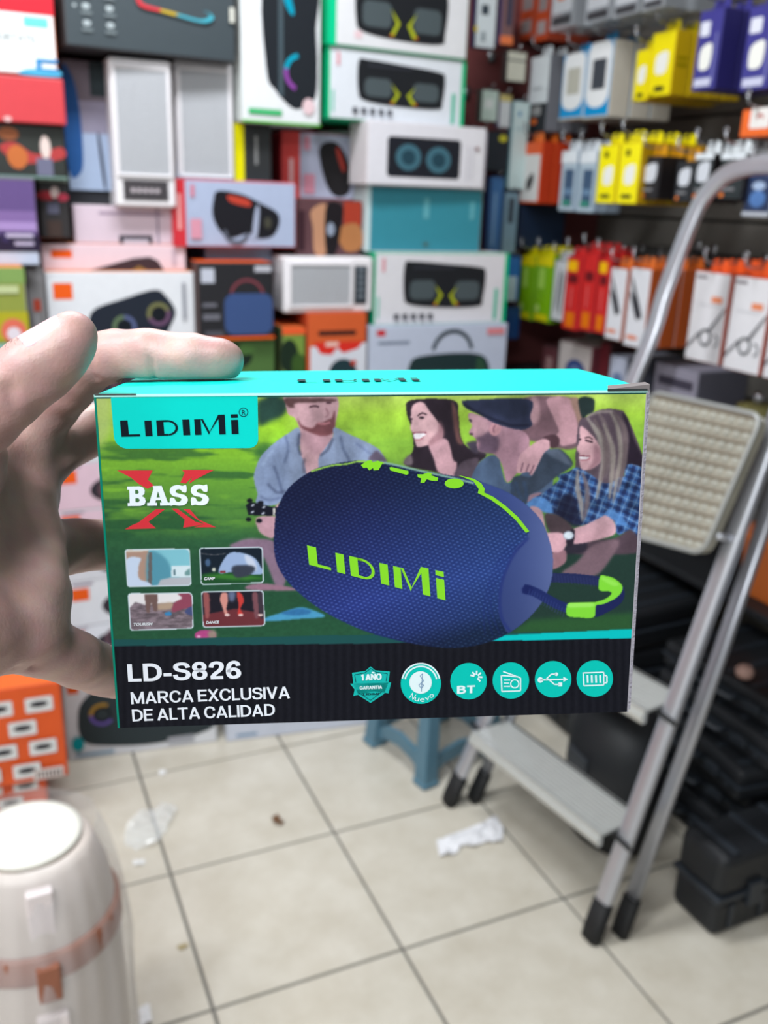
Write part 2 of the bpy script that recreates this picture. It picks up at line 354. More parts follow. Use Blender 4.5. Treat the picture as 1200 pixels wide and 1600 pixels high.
P_(zB([(740, 525), (640, 590), (580, 720), (620, 740), (800, 800), (960, 900), (1200, 900), (1200, 480), (1100, 520), (960, 690), (860, 745), (820, 640), (800, 560)]), ts)
P_(zC([(160, 760), (210, 660), (270, 560), (400, 520), (510, 620), (500, 680), (380, 760), (250, 870), (150, 920), (130, 1000), (0, 940), (0, 790), (60, 750)]), (54, 66, 84), 1)
P_(zC([(290, 550), (380, 520), (460, 580), (510, 660), (440, 640)]), (84, 96, 116), 1.5)
for q in [[(30, 800), (50, 880), (90, 960)], [(100, 800), (120, 880), (120, 960)], [(0, 820), (10, 900)]]: L_(zC(q), 5, (52, 70, 98), 1.5)
P_(zC([(150, 920), (250, 900), (230, 960), (140, 1000)]), (150, 116, 130), 1)
P_(zC([(80, 560), (160, 490), (240, 440), (310, 440), (330, 500), (270, 560), (230, 640), (170, 750), (140, 720), (80, 730), (40, 720), (50, 630)]), (198, 150, 160), .8)
for q in [[(95, 640), (75, 720)], [(145, 650), (120, 720)], [(190, 660), (150, 740)]]: L_(zC(q), 2, (120, 84, 100), .6)
P_(zC([(270, 420), (350, 395), (405, 430), (390, 500), (330, 510), (320, 450)]), (74, 50, 58), 1)
# blond woman in the plaid shirt
P_(zC([(640, 240), (760, 180), (900, 180), (980, 240), (1120, 600), (1110, 740), (960, 720), (980, 900), (860, 1000), (700, 900), (600, 1170), (540, 1100), (560, 800), (540, 640), (570, 300)]), (88, 72, 84))
P_(zC([(940, 220), (985, 260), (1040, 430), (1120, 610), (1116, 700), (980, 660), (1000, 420)]), (40, 30, 44), 1.5)
plaid = np.zeros(img.shape); a_ = (QX*.9+QY*.35); b2 = (QY*.95-QX*.4)
base = np.array((52, 92, 150.)); plaid[:] = base
for (arr, per, ph, wd, cc, al) in [(a_, 15, 0, 5.5, (22, 26, 62), .7), (b2, 14, 3, 5, (22, 26, 62), .65), (a_, 15, 9, 1.6, (150, 184, 216), .6), (b2, 14, 10, 1.6, (150, 184, 216), .6)]:
    s_ = np.clip((wd/2-np.abs((arr+ph+5*noise(22, 22, int(ph)+40, 2)) % per-per/2))/1.6+.5, 0, 1)[..., None]*al*(.55+.45*noise(14, 14, int(ph)+60, 2)[..., None]); plaid = plaid*(1-s_)+np.array(cc)*s_
plaid *= (.75+.6*noise(16, 16, 21, 2))[..., None]
P_(zC([(550, 680), (480, 720), (390, 750), (400, 790), (280, 890), (170, 960), (130, 1010), (340, 1080), (400, 1100), (560, 1180), (720, 1150), (820, 1080), (940, 980), (960, 760), (800, 820), (640, 720)]), plaid, .8)
P_(zC([(400, 960), (500, 900), (560, 1000), (580, 1180), (480, 1180), (350, 1080), (380, 1040)]), (26, 26, 48), 2.5, alpha=.85)
P_(zC([(980, 660), (1120, 700), (1118, 900), (1090, 1300), (1010, 1230), (900, 1260), (870, 1150), (780, 1100), (900, 1000), (950, 820)]), plaid, .8)
P_(zC([(130, 1000), (200, 935), (300, 960), (350, 1050), (330, 1090), (250, 1060), (140, 1030)]), (84, 140, 208), 1.2, alpha=.85)
P_(zC([(780, 1095), (840, 1040), (920, 1090), (990, 1180), (930, 1180), (870, 1140)]), (84, 140, 208), 1.2, alpha=.8)
P_(zC([(280, 1090), (380, 1090), (480, 1160), (540, 1250), (460, 1290), (330, 1250)]), (74, 60, 66), 1.2)
P_(zC([(530, 1340), (700, 1310), (880, 1290), (1010, 1220), (1085, 1310), (1075, 1420), (560, 1430)]), (82, 66, 76), 1.5)
P_(zC([(330, 1400), (440, 1360), (560, 1330), (640, 1330), (600, 1420), (330, 1430)]), (44, 40, 52), 2)
P_(m5([(830, 140), (890, 90), (960, 20), (1060, 0), (1040, 60), (960, 150)]), (120, 96, 106), 2)
P_(m5([(785, 60), (840, 40), (845, 90), (790, 120)]), (150, 110, 120), 1)
P_(zC([(150, 1035), (250, 1050), (300, 1240), (400, 1270), (470, 1280), (460, 1340), (340, 1410), (280, 1280)]), (196, 150, 160), .9)
P_(zC([(500, 1230), (640, 1170), (760, 1110), (800, 1095), (870, 1150), (880, 1250), (760, 1300), (520, 1340)]), (198, 154, 164), .9)
P_(zC([(300, 1250), (430, 1250), (470, 1320), (430, 1400), (340, 1410), (310, 1330)]), (204, 158, 168), 1)
P_(zC([(500, 1220), (535, 1230), (520, 1350), (480, 1360), (460, 1310)]), (40, 34, 46), .8)
E_(*zC([(482, 1268)])[0], 8.5, 7, (150, 160, 176)); E_(*zC([(482, 1268)])[0], 6.8, 5.4, (206, 216, 226))
P_(zC([(580, 330), (620, 340), (700, 420), (760, 520), (760, 620), (700, 680), (630, 705), (590, 690), (570, 600), (575, 560), (550, 520), (575, 450)]), (206, 158, 166), .8)
P_(zC([(700, 480), (760, 540), (750, 640), (650, 700), (690, 620)]), (150, 106, 118), 2, alpha=.8)
P_(zC([(575, 585), (620, 590), (665, 588), (640, 608), (590, 612)]), (240, 236, 242), .5)
L_(zC([(575, 582), (620, 582), (668, 584)]), 1.8, (130, 60, 76), .5); L_(zC([(590, 616), (640, 614), (665, 595)]), 1.8, (180, 100, 116), .5)
L_(zC([(620, 425), (660, 420), (690, 440)]), 2, (80, 56, 64), .5); L_(zC([(625, 445), (660, 455), (690, 462)]), 2.6, (50, 34, 44), .5); L_(zC([(568, 435), (590, 440)]), 2.4, (50, 34, 44), .5)
for i, q in enumerate([[(640, 250), (700, 330), (760, 430), (780, 620), (740, 860), (720, 960)], [(740, 210), (800, 330), (830, 560), (800, 780)], [(840, 200), (900, 330), (930, 560), (890, 800), (860, 990)],
                       [(870, 200), (960, 360), (960, 620), (900, 900)], [(560, 700), (560, 860), (590, 1000), (600, 1150)], [(600, 720), (640, 860), (640, 1000), (610, 1140)],
                       [(780, 300), (860, 520), (850, 760), (830, 960)], [(700, 260), (790, 460), (800, 640), (760, 800)], [(680, 300), (740, 400), (760, 500)]]):
    L_(zC(q), [3, 8, 8, 2], [(156, 146, 140), (120, 104, 108), (148, 138, 130), (112, 96, 98)][i % 4], 1.3, .85)
L_(zC([(640, 240), (740, 200), (860, 196)]), 4, (158, 146, 140), 1.5, .8)
# cloth, egg
P_(m4([(718, 320), (780, 300), (850, 278), (900, 285), (960, 315), (860, 325), (720, 335)]), (74, 150, 190), 1)
P_(m4([(780, 300), (850, 282), (900, 290), (890, 306), (820, 310)]), (50, 110, 160), 1.2)
E_(*m4([(472, 393)])[0], 17, 9, (176, 70, 128)); E_(*m4([(500, 390)])[0], 7, 8, (150, 130, 120), soft=2); E_(*m4([(445, 398)])[0], 3, 2, (240, 180, 210), soft=1)
# the photograph's own soft light: broad variation over the people, a little grain
pp = np.clip((QX-395)/20, 0, 1)*np.clip((880-QY)/60, 0, 1)
v_ = 1+pp*(.46*(noise(26, 34, 71, 3)-.52))+(.10*(noise(2.6, 2.6, 72, 2)-.5)); img *= v_[..., None]; gm_ = (img@np.array([.3, .6, .1]))[..., None]; dsat = (np.clip((QX-440)/20, 0, 1)*np.clip((840-QY)/40, 0, 1)*.12)[..., None]; img = img*(1-dsat)+gm_*dsat
for c in range(3): img[..., c] = blur(img[..., c], .7)
# cyan strip and black band
P_([(160, 998), (560, 990), (995, 984), (1000, 1003), (600, 1014), (170, 1014)], (28, 78, 78), .6, False)
P_([(760, 992), (1000, 980), (1000, 996), (740, 1006)], (0, 190, 190), .8, False)
blk = np.zeros(img.shape); rib = .5+.5*np.sin(QX*2*math.pi/13.2); blk[:] = (13, 14, 22); blk += (rib*7)[..., None]+(noise(3, 3, 4, 2)*6)[..., None]
P_([(150, 1008), (560, 1004), (1010, 995), (1010, 1180), (150, 1180)], blk, .6, False)
# small pictures
def rrect(q, r=.06, n=5):                                    # rounded quad from 4 corners
    q = [np.array(p, float) for p in q]; out = []
    for i in range(4):
        a, b, c = q[i-1], q[i], q[(i+1) % 4]; ua = (a-b)/np.linalg.norm(a-b); uc = (c-b)/np.linalg.norm(c-b)
        for k in range(n+1):
            t = k/n; p0 = b+ua*r; p2 = b+uc*r; out.append((1-t)**2*p0+2*(1-t)*t*b+t*t*p2)
    return [tuple(p) for p in out]
TH = [[(70, 66), (560, 62), (574, 345), (88, 358)], [(628, 56), (1106, 50), (1116, 326), (640, 340)], [(92, 402), (578, 396), (590, 672), (110, 690)], [(642, 388), (1112, 380), (1126, 652), (656, 666)]]
frames = []
for i, q in enumerate(TH):
    Q = zD(q); P_(rrect(Q, 6), (206, 218, 228), .4, False)
    c = np.mean(Q, 0); Qi = [tuple(c+(np.array(p)-c)*np.array((.965, .945))) for p in Q]
    cl, sl = mask(rrect(Qi, 5), .4, False)
    base = [(126, 190, 204), (20, 32, 44), (226, 222, 224), (30, 28, 38)][i]; paint(cl, sl, base)
    if i == 0:
        P_(zD([(70, 60), (250, 60), (250, 340), (70, 350)]), (172, 140, 124), .8, False, clip=cl)
        P_(zD([(70, 50), (250, 62), (250, 84), (70, 90)]), (206, 196, 184), .8, False, clip=cl)
        P_(zD([(250, 90), (380, 140), (420, 280), (310, 345), (240, 345)]), (84, 146, 166), 2, clip=cl)
        P_(zD([(250, 90), (275, 90), (275, 345), (245, 345)]), (100, 96, 96), .8, False, clip=cl)
        P_(zD([(80, 150), (190, 135), (175, 200), (180, 290), (250, 320), (260, 350), (80, 360)]), (196, 210, 232), 1, clip=cl)
        P_(zD([(420, 195), (580, 190), (580, 280), (420, 280)]), (210, 226, 232), .8, False, clip=cl)
        P_(zD([(436, 224), (452, 222), (452, 266), (438, 266)]), (80, 110, 120), .8, False, clip=cl); P_(zD([(525, 240), (560, 216), (560, 264), (525, 264)]), (110, 150, 150), 1, clip=cl)
        P_(zD([(340, 300), (420, 282), (580, 282), (580, 360), (310, 360)]), (178, 180, 188), 1, False, clip=cl)
    if i == 1:
        P_(zD([(630, 260), (760, 240), (1120, 250), (1120, 350), (630, 350)]), (30, 76, 42), 1.5, False, clip=cl)
        P_(zD([(660, 270), (900, 260), (1110, 290), (900, 300)]), (70, 140, 50), 2, clip=cl, alpha=.7)
        P_(zD([(775, 245), (840, 110), (930, 92), (1040, 130), (1090, 200), (1110, 250), (1040, 262), (900, 240)]), (150, 172, 208), .8, clip=cl)
        P_(zD([(970, 110), (1040, 150), (1060, 230), (1000, 200)]), (196, 204, 222), 1.5, clip=cl)
        P_(zD([(880, 200), (1000, 190), (1050, 215), (1000, 270), (900, 280)]), (54, 60, 74), 1.5, clip=cl)
        E_(*zD([(694, 170)])[0], 4, 6, (70, 96, 130), soft=1, clip=cl); E_(*zD([(740, 222)])[0], 3, 3, (220, 220, 200), soft=1, clip=cl)
        L_(zD([(640, 100), (740, 110), (830, 100)]), 1.2, (90, 90, 96), .6, clip=cl); P_(zD([(785, 232), (825, 232), (825, 248), (785, 248)]), (130, 60, 70), .5, False, clip=cl)
    if i == 2:
        rk = np.zeros(img.shape); rk[:] = (118, 104, 112); rk *= (.6+.8*noise(10, 3, 31, 3))[..., None]
        P_(zD([(90, 530), (150, 470), (220, 490), (420, 480), (480, 460), (600, 470), (600, 700), (90, 700)]), rk, 1, False, clip=cl)
        P_(zD([(300, 490), (430, 475), (420, 520), (320, 530)]), (176, 152, 132), 1.5, clip=cl)
        P_(zD([(218, 410), (318, 410), (316, 540), (290, 540), (270, 470), (255, 555), (235, 550)]), (112, 88, 84), .8, False, clip=cl)
        P_(zD([(470, 400), (600, 395), (600, 500), (520, 520), (430, 545), (440, 480), (500, 440)]), (142, 70, 90), 1, clip=cl)
        P_(zD([(520, 540), (580, 500), (600, 560), (560, 570)]), (70, 78, 120), 1, clip=cl); P_(zD([(375, 550), (415, 545), (420, 570), (380, 572)]), (60, 130, 180), .8, clip=cl)
    if i == 3:
        P_(zD([(640, 570), (900, 520), (1130, 560), (1130, 670), (640, 680)]), (106, 48, 54), 1, False, clip=cl)
        for x, c_ in [(680, (150, 84, 84)), (1050, (120, 76, 84)), (1090, (60, 50, 60))]:
            P_(zD([(x-20, 400), (x+20, 405), (x+30, 470), (x+25, 580), (x, 590), (x-15, 500)]), c_, 1, clip=cl)
        P_(zD([(800, 400), (840, 405), (845, 460), (835, 520), (845, 570), (825, 570), (800, 500), (785, 450)]), (206, 140, 130), .8, clip=cl)
        P_(zD([(910, 400), (945, 405), (965, 460), (940, 520), (960, 566), (920, 566), (925, 490)]), (196, 60, 56), .8, clip=cl)
        P_(zD([(850, 395), (900, 395), (890, 460), (860, 460)]), (100, 110, 140), 2, clip=cl)
        for x in (840, 942, 1090): E_(*zD([(x, 568)])[0], 4, 2, (226, 200, 196), clip=cl)
# --- the pictured loudspeaker
OUT = [(429, 863), (429, 815), (435, 785), (454, 754), (493, 727), (539, 716), (568, 714), (600, 717), (656, 729), (713, 739), (752, 748), (802, 769), (841, 803), (858, 840), (864, 875), (860, 909), (844, 942), (821, 968), (790, 990), (752, 1005), (706, 1011), (656, 1006), (606, 995), (560, 980), (508, 954), (470, 926), (443, 897)]
def strand(pts, wd, c1): L_(pts, wd, c1, .6); 
strand(m5([(700, 150), (780, 155), (880, 158), (1000, 172)]), 15, (34, 42, 84))
P_(m5([(1078, 190), (1084, 230), (1070, 260), (1030, 290), (965, 318), (968, 270), (1040, 240)]), (28, 36, 84), .6)
body = np.zeros(img.shape)
# mesh cloth: light and dark follow the print's own shading of the pictured barrel
ax = (QX-640)*.24+(QY-860)*.97; sh_ = np.interp(ax, [-150, -110, -60, 0, 60, 120, 150], [.56, .62, .80, 1.0, 1.18, .95, .60])
sh_ *= np.interp(QX, [430, 470, 560, 800], [.92, .92, 1., 1.0])
U1 = QX*.96+QY*.27; V1 = QY*.96-QX*.27; rw = np.floor(V1/5.2); fu = ((U1/7.4+.5*(rw % 2)) % 1)-.5; fv = (V1/5.2 % 1)-.5; tx = np.clip(1.5-6*(np.abs(fu+fv*.35)*.9+np.abs(fv)), -1, 1)
body[:] = (50, 66, 130); body *= sh_[..., None]; body += (tx*22*np.clip(sh_, .5, 1.1))[..., None]*np.array((.8, 1, 1.25))
body[..., 1] += 8*np.clip((QX-560)/200, 0, 1); body += (noise(3, 3, 14, 2)[..., None]-.5)*8
bm, bsl = mask(OUT, .6); paint(bm, bsl, np.clip(body, 0, 255))
cap_ = [(722, 736), (756, 744), (806, 764), (846, 798), (864, 836), (870, 872), (862, 909), (847, 944), (824, 972), (798, 990), (782, 965), (779, 940), (783, 905), (795, 875), (808, 850), (826, 830), (808, 806), (786, 784), (762, 768)]
cc_ = np.zeros(img.shape); d_ = np.clip((QX-775)/90, 0, 1)
for c, (a, b) in enumerate([(58, 98), (74, 114), (132, 168)]): cc_[..., c] = a+(b-a)*d_**1.5
cc_ *= np.interp(QY, [740, 800, 880, 980], [1.0, .92, .92, .85])[..., None]
P_(cap_, cc_, .9, clip=bm)
L_([(826, 836), (806, 858), (793, 882), (784, 908), (781, 940), (785, 966), (799, 987)], 4, (30, 44, 112), 1.5, .7, clip=bm)
for k in range(1, 4): L_([(826-k*8, 846), (800-k*6, 868), (780-k*5, 905), (772-k*5, 940), (780-k*8, 966), (794-k*12, 990)], 1.5, (26, 38, 104), .8, .5, clip=bm)
L_([(560, 715), (602, 717.5), (656, 730), (713, 742.5), (740, 750)], 3, (132, 170, 160), .7)
L_([(486, 731), (516, 722), (542, 719), (562, 715), (600, 718)], 2.6, (150, 200, 80), .7)
strand(m5([(672, 200), (720, 215), (800, 260), (860, 286)]), 15, (30, 42, 96)); E_(*m5([(690, 205)])[0], 9, 7, (24, 34, 88), soft=1.5)
for k in range(14):
    a = m5([(700+k*11, 200+k*6.2), (690+k*11, 236+k*6.2)]); L_(a, 1.2, (60, 74, 130), .6, .6)
    a = m5([(800+k*13, 140+k*1.5), (806+k*13, 175+k*1.5)]); L_(a, 1.2, (58, 66, 110), .6, .5)
gr = (128, 214, 58)
P_(m5([(985, 150), (1010, 148), (1045, 160), (1075, 188), (1072, 215), (1050, 240), (1000, 264), (968, 272), (960, 318), (900, 320), (850, 310), (855, 262), (900, 258), (960, 256), (1005, 243), (1032, 222), (1020, 212), (980, 205)]), gr, .6)
P_(m5([(860, 262), (950, 260), (955, 275), (860, 278)]), (166, 236, 110), 1.2, alpha=.7); P_(m5([(1000, 152), (1060, 180), (1040, 190), (995, 165)]), (160, 232, 100), 1.2, alpha=.6)
img = np.clip(img, 0, 255)
# into the mesh
xs = np.linspace(-BW/2, BW/2, NX+1); zs = np.linspace(BH-.0014, 0, NY+1)
# colours live on the face corners, one value per cell
XX, ZZ = np.meshgrid(xs, zs); V = np.stack([XX, np.full(XX.shape, -BD/2-.0001), ZZ], -1).reshape(-1, 3)
idx = np.arange((NX+1)*(NY+1)).reshape(NY+1, NX+1)
Q = np.stack([idx[1:, :-1], idx[1:, 1:], idx[:-1, 1:], idx[:-1, :-1]], -1).reshape(-1, 4)
me = bpy.data.meshes.new('printed_picture'); me.vertices.add(len(V)); me.vertices.foreach_set('co', V.ravel())
me.loops.add(Q.size); me.loops.foreach_set('vertex_index', Q.ravel().astype(np.int32)); me.polygons.add(len(Q)); me.polygons.foreach_set('loop_start', np.arange(0, Q.size, 4, dtype=np.int32))
me.update(calc_edges=True)
at = me.color_attributes.new('print', 'FLOAT_COLOR', 'POINT')
pc = np.zeros((NY+1, NX+1, 3)); pi = np.pad(img, ((1, 1), (1, 1), (0, 0)), mode='edge'); pc = (pi[:-1, :-1]+pi[1:, :-1]+pi[:-1, 1:]+pi[1:, 1:])/4
col = np.ones(((NX+1)*(NY+1), 4), np.float32); col[:, :3] = (lin(pc)*.85).reshape(-1, 3); at.data.foreach_set('color', col.ravel())
pm = bpy.data.materials.new('printed_card'); pm.use_nodes = True; nt = pm.node_tree; b = nt.nodes['Principled BSDF']; b.inputs['Roughness'].default_value = .5; b.inputs['Specular IOR Level'].default_value = .12
an = nt.nodes.new('ShaderNodeAttribute'); an.attribute_name = 'print'; nt.links.new(an.outputs['Color'], b.inputs['Base Color']); me.materials.append(pm)
o = bpy.data.objects.new('printed_picture', me); COL.objects.link(o); o.parent = held
# --- lettering and marks, crisp shapes printed on the front
def dec(name, polys, rgb, lay=1, rough=.42):                 # polys in photo coordinates
    mb = MB(); m = ink(rgb, rough)
    for P in polys:
        q = face(np.array([p[0] for p in P]), np.array([p[1] for p in P]))
        mb.add([(a-BW/2, -BD/2-.0001-.00006*lay, BH-b) for a, b in q], [tuple(range(len(P)))[::-1]], m)
    return mb.build(name, held, fix=False)
def dtext(name, text, p0, p1, h, rgb, lay=2, bold=.02, shear=0., space=1.):
    vs, fs = glyphs(text, bold, shear, space); a, b = face(np.array([p0[0], p1[0]], float), np.array([p0[1], p1[1]], float))
    d = b-a; L = np.linalg.norm(d); d /= L; up = np.array([d[1], -d[0]]); w = vs[:, 0].max()-vs[:, 0].min(); hh = h*BW/866/.70
    q = a+(vs[:, :1]-vs[:, 0].min())/w*L*d+vs[:, 1:2]*hh*up
    mb = MB(); mb.add([(x-BW/2, -BD/2-.0001-.00006*lay, BH-y) for x, y in q], [f[::-1] for f in fs], ink(rgb)); return mb.build(name, held, fix=False)
def arc(cx, cy_, r0, r1, a0, a1, n=18):
    t = np.radians(np.linspace(a0, a1, n)); return [(cx+r1*math.cos(a), cy_-r1*math.sin(a)) for a in t]+[(cx+r0*math.cos(a), cy_-r0*math.sin(a)) for a in t[::-1]]
def circ(cx, cy_, r, n=40, ry=None): return [(cx+r*math.cos(2*math.pi*k/n), cy_+(ry or r)*math.sin(2*math.pi*k/n)) for k in range(n)]
def stroke(pts, w_):
    out = []
    for a, b in zip(pts[:-1], pts[1:]):
        a = np.array(a, float); b = np.array(b, float); t = (b-a)/np.linalg.norm(b-a); n = np.array([-t[1], t[0]])*w_/2
        out.append([tuple(a+n), tuple(b+n), tuple(b-n), tuple(a-n)])
    return out
# stencil word mark in unit coordinates (x 0..1, y 0..1 up)
def arcu(cx, cy_, rx0, ry0, rx1, ry1, a0, a1, n=14):
    t = np.radians(np.linspace(a0, a1, n)); return [(cx+rx1*math.cos(a), cy_+ry1*math.sin(a)) for a in t]+[(cx+rx0*math.cos(a), cy_+ry0*math.sin(a)) for a in t[::-1]]
LOGO = [[(0, 0), (0, .84), (.065, .84), (.065, .12), (.16, .12), (.16, 0)], [(.205, 0), (.265, 0), (.265, .80), (.205, .80)], [(.305, 0), (.365, 0), (.365, .80), (.305, .80)],
        [(.365, .70), (.365, .80)]+arcu(.395, .40, .068, .31, .09, .40, 85, -85)+[(.365, 0), (.365, .09)][:0],
        [(.525, 0), (.585, 0), (.585, .80), (.525, .80)], [(.625, 0), (.68, 0), (.68, .80), (.625, .80)], [(.68, .80), (.695, .80), (.755, .22), (.742, .05)][:4], [(.742, .05), (.756, .22), (.83, 1), (.83, .78)],
        [(.83, 0), (.885, 0), (.885, 1.), (.83, 1.)], [(.935, 0), (.995, 0), (.995, .72), (.935, .72)], [(.935, .82), (.995, .82), (.995, 1.), (.935, 1.)], [(.365, .70), (.40, .70), (.40, .80), (.365, .80)], [(.365, 0), (.40, 0), (.40, .10), (.365, .10)]]
LOGO[6] = [(.68, .80), (.70, .80), (.752, .12), (.742, .0)]
def quadmap(P, bl, br, tl, tr):
    bl, br, tl, tr = map(np.array, (bl, br, tl, tr)); return [tuple((bl*(1-x)+br*x)*(1-y)+(tl*(1-x)+tr*x)*y) for x, y in P]
tabq = [(174, 619), (402, 619)]
tab = [(173, 618), (402.5, 617.5), (403.5, 686)]+[(403.5-14*(1-math.cos(t)), 686+14*math.sin(t)) for t in np.linspace(.1, math.pi/2, 7)]+[(200, 701)]+[(200-22*math.sin(t), 680+21*math.cos(t)) for t in np.linspace(.1, math.pi/2, 7)]
dec('logo_panel', [tab], (0, 214, 202), 1)
dec('logo_mark', [quadmap(P, (190, 682.5), (374, 678), (187, 652), (372.5, 647)) for P in LOGO], (8, 24, 34), 2)
dec('registered_mark', [arc(380.5, 644, 6, 7.3, 0, 180), arc(380.5, 644, 6, 7.3, 180, 360)], (8, 60, 70), 2); dtext('registered_letter', 'R', (378, 648), (384, 648), 7.5, (8, 60, 70), 3, .01)

# heavy grotesk capitals as constant-width strokes, unit cap height
def gsp(*p): return [tuple(q) for q in spline(p, 5, False)]
GF = {'L': (.50, [[(.09, 1), (.09, 0)], [(.09, .085), (.50, .085)]]), 'I': (.18, [[(.09, 1), (.09, 0)]]), '-': (.30, [[(0, .34), (.30, .34)]]), '1': (.34, [[(.25, 1), (.25, 0)], [(.02, .74), (.20, .80), (.25, .92)]]),
 'D': (.68, [[(.09, 1), (.09, 0)], gsp((.09, .915), (.34, .91), (.50, .82), (.59, .66), (.60, .50), (.59, .34), (.50, .18), (.34, .09), (.09, .085))]),
 'E': (.58, [[(.09, 1), (.09, 0)], [(.09, .915), (.57, .915)], [(.09, .52), (.53, .52)], [(.09, .085), (.58, .085)]]),
 'T': (.62, [[(.31, 1), (.31, 0)], [(0, .915), (.62, .915)]]), 'A': (.72, [[(.08, 0), (.36, .98)], [(.36, .98), (.64, 0)], [(.18, .28), (.54, .28)]]), 'V': (.68, [[(.08, 1), (.34, .03)], [(.34, .03), (.60, 1)]]),
 'M': (.82, [[(.09, 1), (.09, 0)], [(.73, 1), (.73, 0)], [(.10, .97), (.41, .06)], [(.41, .06), (.72, .97)]]), 'N': (.70, [[(.09, 1), (.09, 0)], [(.61, 1), (.61, 0)], [(.10, .94), (.60, .06)]]),
 'X': (.68, [[(.08, 1), (.60, 0)], [(.60, 1), (.08, 0)]]), 'U': (.68, [gsp((.09, 1), (.09, .34), (.15, .15), (.34, .07), (.53, .15), (.59, .34), (.59, 1))]),
 'C': (.70, [gsp((.62, .66), (.56, .84), (.37, .925), (.18, .84), (.09, .62), (.09, .38), (.18, .16), (.37, .075), (.56, .16), (.62, .36))]), 'G': (.72, [gsp((.62, .68), (.54, .85), (.37, .925), (.18, .84), (.09, .62), (.09, .38), (.18, .16), (.37, .075), (.52, .12), (.63, .24)), [(.63, .10), (.63, .46)], [(.40, .44), (.70, .44)]]),
 'O': (.76, [gsp((.38, .925), (.19, .84), (.09, .62), (.09, .38), (.19, .16), (.38, .075), (.57, .16), (.67, .38), (.67, .62), (.57, .84), (.38, .925))]),
 'S': (.62, [gsp((.55, .70), (.48, .87), (.30, .925), (.13, .86), (.09, .72), (.18, .59), (.34, .53), (.50, .45), (.55, .28), (.46, .12), (.28, .075), (.11, .14), (.06, .32))]),
 'R': (.68, [[(.09, 1), (.09, 0)], gsp((.09, .915), (.40, .91), (.55, .82), (.56, .64), (.46, .50), (.09, .465)), [(.36, .46), (.61, 0)]]), 'B': (.66, [[(.09, 1), (.09, 0)], gsp((.09, .915), (.38, .91), (.52, .80), (.48, .60), (.36, .53), (.09, .52)), gsp((.09, .52), (.40, .51), (.56, .40), (.56, .20), (.42, .09), (.09, .085))]),
 '8': (.56, [gsp((.28, .53), (.13, .60), (.10, .76), (.18, .90), (.28, .925), (.38, .90), (.46, .76), (.43, .60), (.28, .53), (.12, .44), (.08, .26), (.15, .11), (.28, .07), (.41, .11), (.48, .26), (.44, .44), (.28, .53))]),
 '2': (.56, [gsp((.08, .66), (.13, .86), (.29, .925), (.44, .86), (.47, .68), (.40, .50), (.22, .30), (.10, .09)), [(.05, .085), (.52, .085)]]),
 '6': (.56, [gsp((.47, .72), (.42, .88), (.28, .925), (.14, .80), (.09, .52), (.10, .26), (.18, .11), (.30, .075), (.43, .14), (.48, .31), (.42, .47), (.29, .545), (.15, .48), (.10, .36))])}
def off_line(pts, w_):
    p = np.array(pts, float)
    if len(p) > 2: t = np.gradient(p, axis=0)
    else: t = np.array([p[1]-p[0]]*2)
    n = np.stack([-t[:, 1], t[:, 0]], 1); n /= np.linalg.norm(n, axis=1)[:, None]+1e-9; return p+n*w_/2, p-n*w_/2
def gtext(name, text, p0, p1, h, rgb, lay=2, wt=.175, track=.05, sp=.24):
    a, b = face(np.array([p0[0], p1[0]], float), np.array([p0[1], p1[1]], float)); d = b-a; L = np.linalg.norm(d); d /= L; up = np.array([d[1], -d[0]]); hh = h*BW/866
    x = 0; G = []
    for ch in text:
        if ch == ' ': x += sp; continue
        tl = ch == 'Ñ'; w_, st_ = GF['N' if tl else ch]
        for q in st_: G.append((x, q))
        if tl: G.append((x, [(.16, 1.18), (.28, 1.24), (.42, 1.16), (.54, 1.22)]))
        x += w_+track
    W0 = x-track; mb = MB(); m = ink(rgb); k = 0
    for (x0, q) in G:
        l, r_2 = off_line(q, wt); k += 1; yy = -BD/2-.0001-.00006*lay-.000002*k; n = len(l); vs = []
        for P in (l, r_2):
            for (px, py) in P: c = a+(x0+px)/W0*L*d+py*hh*up; vs.append((c[0]-BW/2, yy, BH-c[1]))
        mb.add(vs, [(i, i+1, n+i+1, n+i) for i in range(n-1)], m)
    return mb.build(name, held, fix=False)
# red X behind the word BASS
red = (214, 52, 62)
dec('x_mark', [m2([(112, 430), (258, 430), (238, 468), (262, 492), (236, 505), (200, 485), (170, 460)]), m2([(376, 428), (508, 428), (430, 468), (404, 486), (418, 458), (392, 484), (370, 480), (388, 440)]),
    m2([(270, 588), (308, 588), (240, 640), (272, 666), (145, 670), (170, 655), (200, 642)]), m2([(335, 586), (358, 586), (430, 638), (470, 650), (382, 664), (388, 630)]), m2([(382, 588), (408, 588), (445, 630), (516, 662), (425, 662), (470, 650), (430, 625)])], red, 1)
BS = {'B': [[(0, 0), (.62, 0), (.80, .06), (.88, .22), (.84, .40), (.70, .50), (.82, .60), (.85, .78), (.78, .93), (.60, 1), (0, 1), (0, .84), (.10, .84), (.10, .16), (0, .16)]],
      'A': [[(0, 0), (.44, 0), (.44, .15), (.36, .15), (.40, .28), (.62, .28), (.66, .15), (.58, .15), (.58, 0), (1.02, 0), (1.02, .15), (.93, .15), (.68, 1), (.28, 1), (.30, .85), (.10, .15), (0, .15)]],
      'S': [[tuple(p) for p in spline([(.06, 0), (.24, .02), (.50, -.02), (.80, .04), (.94, .28), (.80, .50), (.52, .58), (.36, .66), (.40, .78), (.56, .80), (.66, .70), (.70, .66), (.88, .66), (.88, 1), (.70, .97), (.46, 1.02), (.16, .94), (.06, .70), (.20, .48), (.50, .40), (.62, .30), (.52, .18), (.36, .20), (.26, .36), (.06, .36)], 4)]]}
bq = [(200, 790.5), (329, 788.5), (199, 760), (327.5, 757)]
